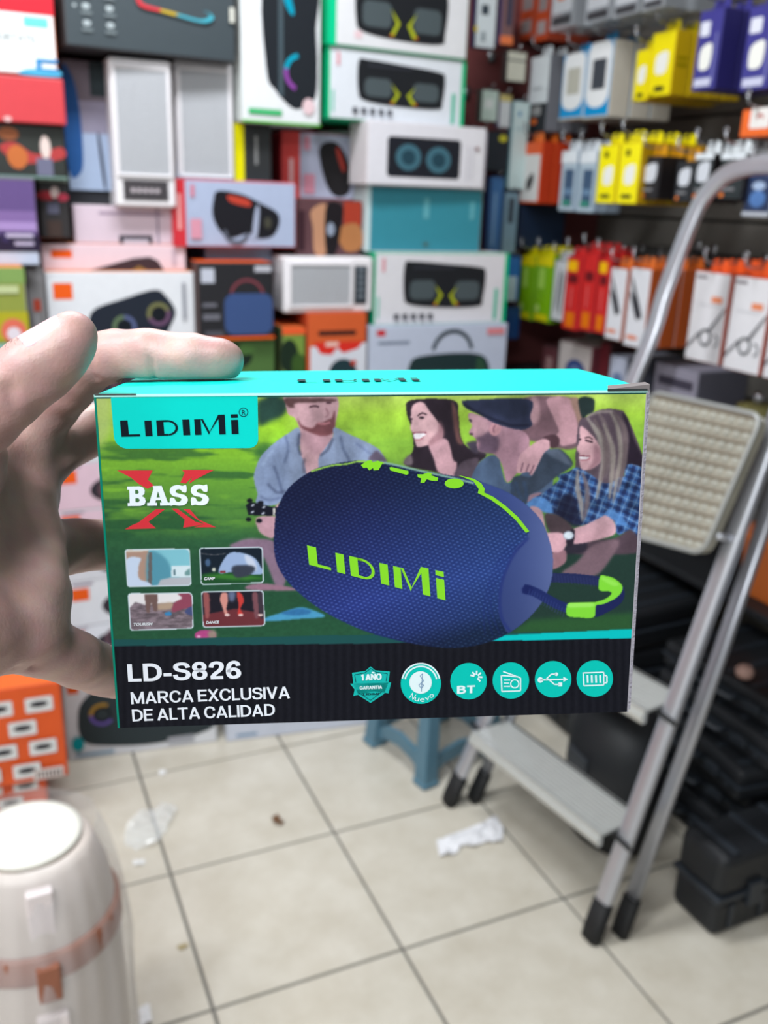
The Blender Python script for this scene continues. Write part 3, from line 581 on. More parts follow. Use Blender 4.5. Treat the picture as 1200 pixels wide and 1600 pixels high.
def word(W, x): return [[((x0+px*w_), py) for px, py in P] for (ch, x0, w_) in W for P in BS[ch]]
dec('bass_word', [quadmap(P, *bq) for P in word([('B', 0, .25), ('A', .235, .27), ('S', .50, .245), ('S', .755, .245)], 0)], (236, 246, 252), 3)
dec('bass_counter', [quadmap([(x, y) for x, y in P], *bq) for P in [[(.095, .2), (.13, .2), (.15, .3), (.13, .4), (.095, .4)], [(.095, .62), (.125, .62), (.14, .7), (.125, .82), (.095, .82)], [(.352, .42), (.392, .42), (.372, .72)]]], (70, 116, 66), 4)
wh = (232, 236, 244)
gtext('model_number', 'LD-S826', (200.5, 1065), (377, 1059.5), 31, wh, 2, .175, .07)
gtext('slogan_line', 'MARCA EXCLUSIVA', (205, 1100), (453.5, 1090.5), 21.5, wh, 2, .145, .035, .20); gtext('slogan_line', 'DE ALTA CALIDAD', (207, 1127), (430, 1117.5), 21.5, wh, 2, .145, .035, .20)
for tx_, a, b_2, h in [('CAMP', (319, 906), (336, 905.5), 4.6), ('TOURISM', (209, 977.5), (239, 976.5), 4.6), ('DANCE', (322, 974.5), (343, 973.5), 4.6)]: dtext('picture_caption', tx_, a, b_2, h, (226, 230, 236), 2, .03, .25)
# lime lettering and buttons on the pictured speaker
lime = (134, 214, 42)
dec('speaker_logo', [quadmap(P, (483, 882), (697, 938), (479, 846), (694, 893.5)) for P in LOGO], lime, 2)
dec('speaker_buttons', [m3([(10, 408), (36, 390), (52, 388), (58, 398), (78, 390), (100, 398), (82, 428), (62, 430), (60, 420), (44, 430), (34, 418), (20, 420)]), m3([(126, 418), (135, 416), (203, 432), (204, 444), (196, 448), (130, 430)]),
    m3([(240, 446), (262, 446), (284, 438), (300, 442), (296, 450), (324, 460), (322, 472), (300, 472), (278, 466), (268, 480), (252, 480), (256, 462), (242, 458)]), circ(*m3([(390, 483)])[0], 15, 16, 7.8),
    m3([(405, 449), (470, 464), (500, 482), (514, 505), (512, 520), (550, 538), (600, 575), (650, 620), (696, 678), (682, 684), (640, 632), (590, 586), (540, 550), (486, 522), (490, 506), (468, 474)])], lime, 2)
# round icons
tq = (0, 192, 178)
dec('icon_disc', [circ(732, 1064, 28.5), circ(798, 1063, 28.5), circ(864, 1061, 28.5), circ(929, 1060, 28.5), circ(657.5, 1068, 31.5)], tq, 1)
wi = (222, 240, 242); S = []
S += [rr for rr in stroke([(783, 1055), (809, 1057), (813, 1059), (813, 1079), (784, 1080), (783, 1055)], 2)]+stroke([(786, 1049), (806, 1056)], 2)+stroke([(787, 1062), (797, 1062)], 1.8)+stroke([(787, 1067), (795, 1067)], 1.8)+stroke([(787, 1072), (797, 1072)], 1.8)
S += [arc(804, 1068, 5.4, 7.2, 0, 180), arc(804, 1068, 5.4, 7.2, 180, 360)]
S += stroke([(843, 1062), (881, 1061)], 2.2)+[circ(844, 1062, 4.4, 14), [(880, 1057), (887, 1061), (880, 1065)]]+stroke([(852, 1062), (861, 1053), (868, 1053)], 2)+[circ(869, 1053, 2.8, 12)]+stroke([(858, 1062), (866, 1069), (874, 1069)], 2)+[[(872, 1066), (878, 1066), (878, 1072), (872, 1072)]]
S += stroke([(911, 1051), (943, 1050), (943, 1070), (912, 1071), (911, 1050)], 2)+stroke([(943, 1054), (948, 1056), (948, 1066), (943, 1067)], 2.2)
for k in range(4): S += stroke([(917.5+k*6.6, 1054.5), (918+k*6.6, 1066.5)], 2.8)
for a in (-50, -5, 40, 85, 130, 165): t = math.radians(a); S += stroke([(744+3*math.cos(t), 1057-3*math.sin(t)), (744+9.5*math.cos(t), 1057-9.5*math.sin(t))], 2.6)
dec('icon_drawing', S, wi, 2); gtext('icon_letters', 'BT', (714, 1083.5), (742, 1082.5), 14, wi, 2, .2, .10)
dec('badge_rings', [arc(657.5, 1066, 24, 26.3, 12, 168, 26), arc(657.5, 1066, 28.5, 30.8, 12, 168, 26), circ(657, 1066, 17.5)], wi, 2)
dec('badge_clef', stroke([(658, 1080), (660, 1052), (656, 1056), (662, 1063), (654, 1070), (658, 1075), (662, 1070), (656, 1068)], 1.2), (130, 160, 190), 3)
for ch, x, y, a in [('N', 639, 1090, 28), ('u', 647, 1094, 12), ('e', 656, 1096, 0), ('v', 665, 1094.5, -16), ('o', 673, 1091, -34)]:
    t = math.radians(a); dtext('badge_letter', ch, (x, y), (x+7*math.cos(t), y+7*math.sin(t)), 11 if ch == 'N' else 10, wi, 3, 0)
dec('guarantee_shield', [[(579, 1041), (586, 1047), (609, 1049), (607, 1066), (600, 1084), (579, 1098), (560, 1086), (552, 1068), (550, 1051), (571, 1048)], [(547, 1068), (611, 1066), (607, 1083), (585, 1080), (552, 1087), (554, 1077)]], (20, 180, 172), 1)
dec('shield_line', stroke([(579, 1044), (588, 1050), (605, 1052), (603, 1064)], 1)+stroke([(579, 1044), (570, 1051), (554, 1054), (556, 1066)], 1)+stroke([(560, 1082), (579, 1094), (597, 1080)], 1), (10, 80, 84), 2)
gtext('shield_text', '1 AÑO', (564.5, 1063), (596, 1061.5), 11, wi, 2, .24, .06); gtext('shield_text', 'GARANTIA', (562, 1077), (597, 1075.5), 6, wi, 3, .2, .06); gtext('shield_text', 'LIDIMI', (567, 1086), (592, 1085), 3.6, (10, 40, 50), 3, .2, .1)
# word mark on the lid, and the green left rim
mb = MB(); m = ink((8, 60, 64))
for P in LOGO: mb.add([(-BW/2+.058+x*.040, -BD/2+.026+y*.011, BH+.0011) for x, y in P], [tuple(range(len(P)))], m)
mb.build('lid_logo', held, fix=False)
dec('rim_line', [[(146.8, 620), (150.4, 620), (187.4, 1137), (184.2, 1137.2)]], (0, 128, 106), 1)
dec('rim_white', [[(1009.6, 606), (1012.6, 606), (981.6, 1112), (979.4, 1112)]], (168, 164, 172), 1)
# ------------------------------------------------------------------ the hand
import openvdb
VX = .0012
def cp(p):
    if p[0] == 'raw': return np.array(p[1:4])
    px, py, d = p[:3]; return np.array([(px-600)/F*d, -(py-800)/F*d, d])      # camera frame x right, y up, z away
lo = np.array([-.275, -.30, -.19]); hi_ = np.array([-.035, .074, .388]); dim = ((hi_-lo)/VX).astype(int)
BIG = .03
def chain(pts, k=.0):
    """swept tapered limb through (px, py, depth, radius) stations"""
    sd = np.full(dim, BIG, np.float32)
    P = [cp(p) for p in pts]; R = [p[-1] for p in pts]
    for a, b, ra, rb in zip(P[:-1], P[1:], R[:-1], R[1:]):
        m = max(ra, rb)+.012; l = np.maximum(((np.minimum(a, b)-m-lo)/VX).astype(int), 0); h = np.minimum(((np.maximum(a, b)+m-lo)/VX).astype(int)+1, dim)
        if (h <= l).any(): continue
        g = np.meshgrid(*[lo[i]+(np.arange(l[i], h[i])+.5)*VX for i in range(3)], indexing='ij', sparse=True)
        d = b-a; t = np.clip(((g[0]-a[0])*d[0]+(g[1]-a[1])*d[1]+(g[2]-a[2])*d[2])/(d@d), 0, 1)
        s = np.sqrt((g[0]-a[0]-t*d[0])**2+(g[1]-a[1]-t*d[1])**2+(g[2]-a[2]-t*d[2])**2)-(ra+(rb-ra)*t)
        sl = tuple(slice(l[i], h[i]) for i in range(3)); sd[sl] = smin(sd[sl], s.astype(np.float32), k or .0012)
    return sd
def smin(a, b, k):
    h = np.clip(.5+.5*(b-a)/k, 0, 1); return b*(1-h)+a*h-k*h*(1-h)
thumb = chain([(116, 522, .262, .0064), (111, 530, .262, .0077), (88, 553, .262, .0090), (50, 584, .262, .0103), (12, 612, .262, .0106), (-40, 650, .262, .0120), (-130, 720, .258, .0145), (-260, 840, .245, .017)])
index = chain([(356, 566, .306, .0056), (344, 563, .306, .0072), (300, 560, .306, .0083), (235, 556, .308, .0088), (180, 556, .311, .0088), (138, 566, .314, .0095), (95, 612, .322, .0098), (40, 680, .330, .0112)])
middle = chain([(20, 740, .335, .0118), (75, 715, .338, .0098), (110, 690, .348, .0096), (160, 668, .358, .0094), (250, 650, .362, .0088), (330, 640, .361, .0076)])
ring = chain([(20, 850, .325, .0125), (70, 860, .328, .0110), (120, 853, .345, .0103), (190, 850, .366, .0094), (260, 845, .368, .0086), (320, 840, .367, .0074)])
pinky = chain([(10, 980, .295, .0125), (62, 1008, .298, .0100), (120, 1030, .312, .0094), (170, 1052, .334, .0088), (212, 1062, .362, .0082), (270, 1055, .383-.006, .0076)])
palm = chain([(10, 690, .328, .0115), (-90, 780, .285, .0130), (-270, 910, .238, .0150)])
for q in ([(18, 770, .333, .0125), (-90, 850, .285, .0140), (-270, 950, .238, .0165)], [(24, 860, .322, .0130), (-70, 920, .285, .0150), (-260, 990, .238, .017)], [(16, 960, .298, .0140), (-50, 990, .275, .0155), (-230, 1040, .236, .0165)],
          [(42, 790, .318, .0090), (58, 850, .314, .0090), (60, 920, .304, .0100), (44, 985, .292, .0110)], [(-260, 840, .245, .016), (-120, 800, .262, .0145), (-40, 720, .285, .010)], [(40, 690, .328, .010), (44, 760, .330, .010)]):
    palm = smin(palm, chain(q), .010)
arm = chain([(-270, 960, .238, .024), (-420, 1140, .200, .026), (-760, 1500, .155, .030), (-1300, 2100, .11, .034), ('raw', -.185, -.175, -.03, .039), ('raw', -.205, -.225, -.125, .043)])
palm = smin(palm, arm, .012)
fing = np.minimum(np.minimum(index, middle), np.minimum(ring, pinky))
sdf = smin(palm, index, .006); 
for f_ in (middle, ring, pinky): sdf = smin(sdf, f_, .0035)
sdf = smin(sdf, thumb, .003)
gr_ = openvdb.FloatGrid(BIG); gr_.copyFromArray(sdf.astype(np.float32)); gr_.transform = openvdb.createLinearTransform(VX)
gr_.gridClass = openvdb.GridClass.LEVEL_SET
pts, tris, quads = gr_.convertToPolygons(isovalue=0., adaptivity=0.)
pts = np.array(pts)+lo+VX/2
# creases and folds cut into the skin, fine lines
def crease(P, poly, amp, sig):
    q = [cp(p) for p in poly]; best = np.full(len(P), 1.)
    for a, b in zip(q[:-1], q[1:]):
        d = b-a; t = np.clip(((P-a)@d)/(d@d), 0, 1); best = np.minimum(best, np.linalg.norm(P-a-t[:, None]*d, axis=1))
    return amp*np.exp(-(best/sig)**2)
me = bpy.data.meshes.new('hand'); F_ = [list(map(int, q)) for q in quads]+[list(map(int, t)) for t in tris]
me.from_pydata(pts.tolist(), [], F_); b = bmesh.new(); b.from_mesh(me); bmesh.ops.recalc_face_normals(b, faces=b.faces)
for _ in range(5): bmesh.ops.smooth_vert(b, verts=b.verts, factor=.5, use_axis_x=True, use_axis_y=True, use_axis_z=True)
b.normal_update(); P = np.array([v.co[:] for v in b.verts]); N = np.array([v.normal[:] for v in b.verts])
dsp = np.zeros(len(P))
for poly, amp, sig in [([(229, 522, .304), (233, 542, .2998), (236, 565, .2994), (241, 584, .3022), (244, 597, .306)], .0009, .0008), ([(14, 610, .252), (24, 640, .252), (40, 665, .255)], .0016, .0022), ([(110, 560, .305), (140, 575, .305), (150, 592, .307)], .0010, .0016),
                       ([(88, 975, .296), (74, 1005, .290), (50, 1045, .288)], .0016, .0014), ([(100, 985, .298), (90, 1000, .296)], .0006, .0010), ([(20, 690, .322), (60, 705, .328)], .0014, .0016),
                       ([(0, 1000, .283), (20, 1040, .280), (30, 1070, .282)], .0009, .0016), ([(86, 810, .322), (92, 860, .318), (96, 905, .318)], .0010, .0015), ([(62, 715, .330), (70, 745, .330)], .0008, .001),
                       ([(0, 905, .300), (30, 930, .298), (60, 980, .292)], .0007, .0018), ([(-10, 820, .305), (20, 780, .312), (50, 750, .322)], .0008, .0018)]:
    dsp -= crease(P, poly, amp, sig)
rs = np.random.RandomState(5)
ph = rs.rand(6)*6; K = rs.randn(6, 3)*260
dsp += .00012*np.sum([np.sin(P@K[i]+ph[i]) for i in range(6)], 0)
P = P+N*dsp[:, None]
# flesh pressed flat where it meets the box
Bq = (P*[1, -1, 1]-T_)@R_; 
onlid = (Bq[:, 0] > -.002) & (Bq[:, 2] > 0) & (Bq[:, 2] < BD) & (Bq[:, 1] > -.0012) & (Bq[:, 1] < .02) ; Bq[onlid, 1] = -.0012
inb = (Bq[:, 0] > -.0003) & (Bq[:, 1] > .0) & (Bq[:, 2] > 0) & (Bq[:, 2] < BD+.0006) & ~onlid
dl = Bq[inb, 0]; db = BD+.0006-Bq[inb, 2]; s2 = Bq[inb].copy(); w_ = dl < db; s2[w_, 0] = -.0004; s2[~w_, 2] = BD+.0006; Bq[inb] = s2
P = (Bq@R_.T+T_)*[1, -1, 1]
for v, p in zip(b.verts, P): v.co = p
bmesh.ops.transform(b, matrix=Matrix(((_r[0], _u[0], _f[0]), (_r[1], _u[1], _f[1]), (_r[2], _u[2], _f[2]))).to_4x4(), verts=b.verts)
for v in b.verts: v.co += Vector(CAM)
bmesh.ops.recalc_face_normals(b, faces=b.faces)
for f in b.faces: f.smooth = True
b.to_mesh(me); b.free()
sk = bpy.data.materials.new('skin'); sk.use_nodes = True; nt = sk.node_tree; b = nt.nodes['Principled BSDF']
tc = nt.nodes.new('ShaderNodeTexCoord')
def nz(sc, det): n = nt.nodes.new('ShaderNodeTexNoise'); n.inputs['Scale'].default_value = sc; n.inputs['Detail'].default_value = det; nt.links.new(tc.outputs['Object'], n.inputs['Vector']); return n
n1, n2, n3 = nz(55, 4), nz(900, 3), nz(160, 5)
rp = nt.nodes.new('ShaderNodeValToRGB'); rp.color_ramp.elements[0].position = .36; rp.color_ramp.elements[1].position = .66
rp.color_ramp.elements[0].color = (*(lin((194, 152, 146))*.9), 1); rp.color_ramp.elements[1].color = (*(lin((208, 170, 162))*.9), 1)
nt.links.new(n1.outputs['Fac'], rp.inputs[0])
mx = nt.nodes.new('ShaderNodeMix'); mx.data_type = 'RGBA'; mx.blend_type = 'MULTIPLY'; mx.inputs[0].default_value = .20; nt.links.new(rp.outputs[0], mx.inputs[6]); nt.links.new(n3.outputs['Color'], mx.inputs[7])
nt.links.new(mx.outputs[2], b.inputs['Base Color']); b.inputs['Roughness'].default_value = .47
b.inputs['Subsurface Weight'].default_value = .12; b.inputs['Subsurface Radius'].default_value = (.0035, .0012, .0007); b.inputs['Subsurface Scale'].default_value = 1
bp = nt.nodes.new('ShaderNodeBump'); bp.inputs['Strength'].default_value = .22; bp.inputs['Distance'].default_value = .0006; nt.links.new(n2.outputs['Fac'], bp.inputs['Height']); nt.links.new(bp.outputs[0], b.inputs['Normal'])
me.materials.append(sk); hand = bpy.data.objects.new('hand', me); COL.objects.link(hand)
tag(hand, 'bare hand of a person with index finger laid along the top of the turquoise box', 'hand')
# thumb nail: a curved plate on the upper side of the thumb tip
A, B_ = cp((66, 571, .262)), cp((119, 523, .262)); t = (B_-A)/np.linalg.norm(B_-A); ln = np.linalg.norm(B_-A)
upv = np.array([-.58, .75, -.42]); upv -= (upv@t)*t; upv /= np.linalg.norm(upv); sd_ = np.cross(t, upv)
vs = []; fs = []; n_u, n_v = 14, 10
for i in range(n_u+1):
    u = i/n_u
    for j in range(n_v+1):
        v = (j/n_v-.5)*2; half = .95*min(1, (1-abs(u*2-1)**5)**.5+.25); an_ = v*half
        rad = .0101-.0031*u-.004*max(0, u-.78)**1.5*3; lift = .00015
        c = A+t*ln*(.06+1.10*u); p = c+(rad+lift-.0003*abs(v)**3)*(math.cos(an_)*upv+math.sin(an_)*sd_)*np.array([1, 1, 1])
        vs.append(CAM+p[0]*_r+p[1]*_u+p[2]*_f)
for i in range(n_u):
    for j in range(n_v): a = i*(n_v+1)+j; fs.append((a, a+1, a+n_v+2, a+n_v+1))
nm = mat((226, 196, 200), .22, var=.05, spec=.6, k=.95)
nl = MB().add(vs, fs, nm).build('thumbnail', hand, smooth=True); so = nl.modifiers.new('s', 'SOLIDIFY'); so.thickness = .0004; so.offset = -1
# short dark hairs on the back of the thumb
hb = MB(); hm = mat((70, 44, 34), .6)
for k in range(12):
    x = random.uniform(-5, 52); y = 548-(x)*.38+random.uniform(-6, 10); d = .2535+random.uniform(0, .003)
    a = camp(x, y, d); b2_ = camp(x+random.uniform(-3, 8), y-random.uniform(3, 10), d-.0006); c_ = camp(x+random.uniform(0, 14), y-random.uniform(5, 13), d-.0004)
    hb.tube([a, b2_, c_], [.00004, .00004, .00002], hm, n=3)
hb.build('hair', hand)
# ------------------------------------------------------------------ packages: boxes and packs with printed fronts
def hit(px, py, p0, n):
    d = ray(px, py); t = ((p0-CAM)@n)/(d@n); return CAM+t*d
def frame(kind, c, r0, r1, val, yaw):
    """front plane through the centre pixel; returns local frame and size"""
    xl, yt, xr, yb = r0[0], r0[1], r1[0], r1[1]
    cx, cy_ = (xl+xr)/2, (yt+yb)/2
    if kind == 'back': P0 = on(cx, cy_, 1, val); a = math.radians(yaw)
    else: P0 = on(cx, cy_, 0, val); a = math.radians(-90+yaw)
    X = np.array([math.cos(a), math.sin(a), 0]); n = np.array([math.sin(a), -math.cos(a), 0])
    L = hit(xl, cy_, P0, n); R = hit(xr, cy_, P0, n); Tt = hit(cx, yt, P0, n); Bt = hit(cx, yb, P0, n)
    w_ = (R-L)@X; h = Tt[2]-Bt[2]; c0 = (L+R)/2; c0[2] = Bt[2]
    return c0, a, w_, h
DEP = [0]
def art(parent, w_, h, items, name='printed_front', y=-.0004, mats=None):
    """items in (u right, v down) of the front face"""
    if not items: return
    mb = MB(); k = 0
    for it in items:
        t = it[0]; k += 1; yy = y-.00045*k
        def put(pts, rgb): mb.add([((u-.5)*w_, yy, (1-v)*h) for u, v in pts], [tuple(range(len(pts)))[::-1]], ink(rgb) if not isinstance(rgb, bpy.types.Material) else rgb)
        if t == 'r': _, u0, v0, u1, v1, c = it; put([(u0, v0), (u1, v0), (u1, v1), (u0, v1)], c)
        elif t == 'rr':
            _, u0, v0, u1, v1, rad, c = it; rx = rad; ry = rad*w_/h; P = []
            for (cx, cy2, a0) in [(u1-rx, v0+ry, -90), (u1-rx, v1-ry, 0), (u0+rx, v1-ry, 90), (u0+rx, v0+ry, 180)]:
                for q in range(5): an = math.radians(a0+q*22.5); P.append((cx+rx*math.cos(an), cy2+ry*math.sin(an)))
            put(P, c)
        elif t == 'e':
            _, cu, cv_, ru, rv, c = it[:6]; rot = it[6] if len(it) > 6 else 0; P = []
            for q in range(24):
                an = 2*math.pi*q/24; x, z_ = ru*w_*math.cos(an), rv*h*math.sin(an); P.append((cu+(x*math.cos(rot)-z_*math.sin(rot))/w_, cv_+(x*math.sin(rot)+z_*math.cos(rot))/h))
            put(P, c)
        elif t == 'p': put(it[1], it[2])
        elif t == 's': put([tuple(p) for p in spline(it[1], 5)], it[2])
        elif t == 'ring':
            _, cu, cv_, r0, r1, a0, a1, c = it; an = np.radians(np.linspace(a0, a1, 16)); asp = w_/h
            put([(cu+r1*math.cos(q), cv_-r1*asp*math.sin(q)) for q in an]+[(cu+r0*math.cos(q), cv_-r0*asp*math.sin(q)) for q in an[::-1]], c)
        elif t == 't':
            _, txt, u, v, hh, c = it[:6]; rot = it[6] if len(it) > 6 else 0; vs, fs = glyphs(txt, .03, 0, 1); q = vs*hh*h/.7; ca, sa = math.cos(rot), math.sin(rot)
            mb.add([((u-.5)*w_+x*ca-z_*sa, yy, (1-v)*h+x*sa+z_*ca) for x, z_ in q], [f for f in fs], ink(c))
    return mb.build(name, parent, fix=False)
REC = {}
def carton(name, label, cat, rect, val, depth, cols, items=(), yaw=0., kind='back', group=None, z0=None, z1=None, cham=.003, side=(), extra=None, key=None):
    c0, a, w_, h = frame(kind, None, rect[:2], rect[2:], val, yaw)
    if z0 is not None: z1_ = c0[2]+h; c0[2] = z0; h = z1_-z0
    if z1 is not None: h = z1-c0[2]
    e = empty(name, label, cat, c0, a, group)
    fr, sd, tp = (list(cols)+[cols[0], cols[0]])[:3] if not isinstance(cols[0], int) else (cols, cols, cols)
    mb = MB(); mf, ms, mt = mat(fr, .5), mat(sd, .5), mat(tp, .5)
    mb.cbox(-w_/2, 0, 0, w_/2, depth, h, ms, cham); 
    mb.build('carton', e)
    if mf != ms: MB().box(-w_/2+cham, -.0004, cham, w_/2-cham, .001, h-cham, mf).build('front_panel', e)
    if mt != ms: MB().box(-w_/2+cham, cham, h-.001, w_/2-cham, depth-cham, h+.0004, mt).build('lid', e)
    art(e, w_, h, items)
    if side:                                                 # print on the side facing local +x or -x is given for the end seen (+x)
        s = art(e, depth, h, side, 'printed_side', y=0); s.rotation_euler = (0, 0, math.pi/2); s.location = (w_/2, depth/2, 0)
    REC[key or name] = dict(z=c0[2], top=c0[2]+h, w=w_, h=h, c=c0)
    return e
W_ = (228, 230, 236); K_ = (26, 28, 34); DG = (58, 66, 72); G_ = (0, 190, 130); O_ = (240, 96, 28); TL = (44, 136, 154); PK = (226, 196, 212); LB = (176, 190, 220); RD = (206, 52, 62)
def window(u0, v0, u1, v1, c=K_): return [('rr', u0, v0, u1, v1, .05, c)]
def twin(u0, v0, u1, v1):                                    # the twin speaker picture with yellow accents behind a dark window
    f = lambda u, v: (u0+(u1-u0)*u, v0+(v1-v0)*v)
    return [('s', [f(0, .06), f(.10, 0), f(.5, .05), (f(.92, .12)), f(1, .25), f(.98, .80), f(.93, .98), f(.5, 1), f(.08, .92), f(0, .7)], (34, 36, 40)), ('rr', *f(.07, .40), *f(.38, .82), .04, (78, 88, 92)), ('rr', *f(.62, .42), *f(.93, .84), .04, (78, 88, 92)), ('r', *f(.1, .1), *f(.6, .16), (52, 54, 62)),
            ('p', [f(.37, .5), f(.47, .72), f(.40, .95), f(.37, .92), f(.43, .73)], (176, 186, 40)), ('p', [f(.65, .52), f(.55, .74), f(.62, .96), f(.66, .92), f(.59, .74)], (176, 186, 40)), ('e', *f(.38, .93), .012, .015, (220, 110, 40)), ('e', *f(.65, .93), .012, .015, (220, 110, 40))]
def dashes(u, v, n, du, su, sv, c): return [('r', u+i*du, v, u+i*du+su, v+sv, c) for i in range(n)]
Y0 = 2.42
# ---- the stack, column by column from the floor up
# column of speaker cartons at the far side of the hand
JBL = lambda: [('r', .04, .10, .16, .27, O_), ('e', .62, .62, .20, .27, (34, 38, 44)), ('ring', .55, .62, .035, .06, 0, 360, (120, 120, 90)), ('ring', .75, .55, .035, .06, 0, 360, (150, 110, 110)), ('r', .90, .25, .94, .70, (150, 150, 160))]
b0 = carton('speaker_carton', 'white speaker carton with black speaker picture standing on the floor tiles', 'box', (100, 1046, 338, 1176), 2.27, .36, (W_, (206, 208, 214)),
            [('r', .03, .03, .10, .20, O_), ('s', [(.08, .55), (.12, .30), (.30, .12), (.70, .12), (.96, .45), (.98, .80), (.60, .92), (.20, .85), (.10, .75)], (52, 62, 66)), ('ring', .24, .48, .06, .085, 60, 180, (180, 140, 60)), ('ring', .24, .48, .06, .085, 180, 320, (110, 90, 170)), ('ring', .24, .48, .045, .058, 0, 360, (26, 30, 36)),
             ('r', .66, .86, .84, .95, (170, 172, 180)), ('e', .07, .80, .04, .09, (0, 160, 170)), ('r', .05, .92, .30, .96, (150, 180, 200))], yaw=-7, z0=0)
zt = REC['speaker_carton']['top']
col = [(92, 968, 320, 1046, 'white speaker carton behind the little finger gap, second from the floor', W_), (100, 898, 322, 968, 'white speaker carton seen between the ring and little fingers', W_), (90, 840, 318, 898, 'pale speaker carton hidden mostly by the ring finger', (220, 222, 230)),
       (84, 790, 314, 840, 'pinkish white speaker carton with orange tab above the ring finger', PK), (78, 718, 312, 790, 'pink speaker carton seen between middle and ring fingers', PK), (76, 640, 308, 718, 'white speaker carton hidden mostly by the middle finger', W_), (75, 562, 306, 640, 'white speaker carton under the twin ring speaker carton', W_)]
for i, (x0, y0, x1, y1, lb, c) in enumerate(col):
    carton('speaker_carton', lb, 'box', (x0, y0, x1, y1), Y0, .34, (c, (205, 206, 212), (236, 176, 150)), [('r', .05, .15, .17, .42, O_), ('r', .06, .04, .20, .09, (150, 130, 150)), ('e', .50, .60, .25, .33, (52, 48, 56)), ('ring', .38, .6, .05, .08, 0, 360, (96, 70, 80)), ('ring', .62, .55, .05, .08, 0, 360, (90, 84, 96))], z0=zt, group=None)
    zt = [v for k_, v in REC.items()][-1]['top']
carton('speaker_carton', 'white carton with black twin ring speaker picture and orange tab above the thumb', 'box', (75, 425, 305, 562), Y0, .34, (W_, (205, 206, 212), (240, 150, 90)),
       [('r', .045, .12, .17, .30, O_), ('s', [(.26, .62), (.30, .42), (.50, .30), (.72, .20), (.80, .28), (.86, .45), (.82, .62), (.76, .74), (.55, .84), (.30, .88)], (36, 42, 54)), ('ring', .50, .62, .055, .082, 90, 270, (100, 120, 90)), ('ring', .50, .62, .055, .082, 270, 450, (90, 100, 140)), ('e', .50, .62, .05, .08, (24, 28, 36)), ('ring', .74, .48, .055, .082, 20, 200, (120, 120, 80)), ('ring', .74, .48, .055, .082, 200, 380, (110, 80, 110)), ('e', .74, .48, .05, .08, (24, 28, 36)), ('r', .91, .12, .935, .55, (150, 152, 162))], z0=zt, key='c20')
carton('speaker_carton', 'pinkish carton with orange tab and slanted brown speaker, set back on the twin ring one', 'box', (66, 382, 290, 424), Y0+.04, .28, ((232, 206, 216), (220, 190, 200), (240, 150, 90)),
       [('r', .06, .22, .20, .52, O_), ('p', [(.30, 1), (.62, .52), (.74, .46), (.80, .62), (.84, 1)], (66, 50, 56)), ('p', [(.60, 1), (.66, .80), (.72, 1)], (140, 110, 60)), ('r', .90, .2, .93, .8, (200, 176, 190))], z0=REC['c20']['top'], key='c19')
carton('radio_box', 'pinkish white box with a black radio picture and loose white paper on top', 'box', (115, 322, 270, 372), Y0+.05, .26, ((218, 198, 212), (200, 176, 190), (238, 238, 240)), [('r', .25, .15, .90, .24, (170, 150, 170)), ('r', .44, .76, .78, .98, (44, 40, 50)), ('r', .48, .86, .74, .98, (200, 190, 205)), ('r', .83, 0, .85, 1, (150, 136, 156))], z0=REC['c19']['top'], key='c18')
# speakers with mesh fronts
def mesh_speaker(label, rect, val, z0, tall, key, grp=None):
    c0, a, w_, h = frame('back', None, rect[:2], rect[2:], val, 0)
    if z0 is not None: z1_ = c0[2]+h; c0[2] = z0; h = z1_-z0
    e = empty('mesh_speaker', label, 'speaker', c0, a)
    wm = mat((240, 236, 240), .45); bd = MB(); bd.cbox(-w_/2, 0, 0, w_/2, .17, h, wm, .006); bd.build('cabinet', e)
    gm = mat((192, 194, 200), .5, metal=.1, bump=.8, scale=700)
    gz0 = .23*h if tall == 1 else .04*h; gz1 = h*.93; gx0, gx1 = -w_*.41, w_*.41
    if tall == 2: gx0, gx1, gz0, gz1 = -w_*.42, w_*.24, .14*h, .86*h
    g_ = MB(); g_.box(gx0, -.003, gz0, gx1, .001, gz1, gm); n = int((gz1-gz0)/.012)
    for i in range(n+1): z_ = gz0+(gz1-gz0)*i/max(n, 1); g_.box(gx0, -.0042, z_-.0012, gx1, -.003, z_+.0012, gm)
    m = int((gx1-gx0)/.012)
    for i in range(m+1): x_ = gx0+(gx1-gx0)*i/max(m, 1); g_.box(x_-.0012, -.0042, gz0, x_+.0012, -.003, gz1, gm)
    g_.build('grille', e)
    fr = MB()
    for (x0, z0_, x1, z1_) in [(gx0-.006, gz0-.006, gx1+.006, gz0), (gx0-.006, gz1, gx1+.006, gz1+.006), (gx0-.006, gz0, gx0, gz1), (gx1, gz0, gx1+.006, gz1)]: fr.cbox(x0, -.007, z0_, x1, .001, z1_, wm, .001)
    fr.build('grille_frame', e)
    if tall == 1: MB().box(-w_*.37, -.003, .05*h, w_*.37, .001, .185*h, mat((66, 62, 66), .4)).build('control_panel', e); art(e, w_, h, dashes(.25, .87, 5, .1, .07, .03, (190, 180, 186)), y=-.0035)
    if tall == 2: MB().box(w_*.29, -.003, .15*h, w_*.43, .001, .85*h, mat((52, 60, 68), .4)).build('control_panel', e); art(e, w_, h, [('r', .83, .2+i*.12, .89, .25+i*.12, (130, 140, 150)) for i in range(5)], y=-.0035)
    REC[key] = dict(z=c0[2], top=c0[2]+h); return e
mesh_speaker('tall white speaker with grey mesh front and black control strip, under the dark carton', (175, 92, 271, 312), Y0+.01, REC['c18']['top'], 1, 'ms1')
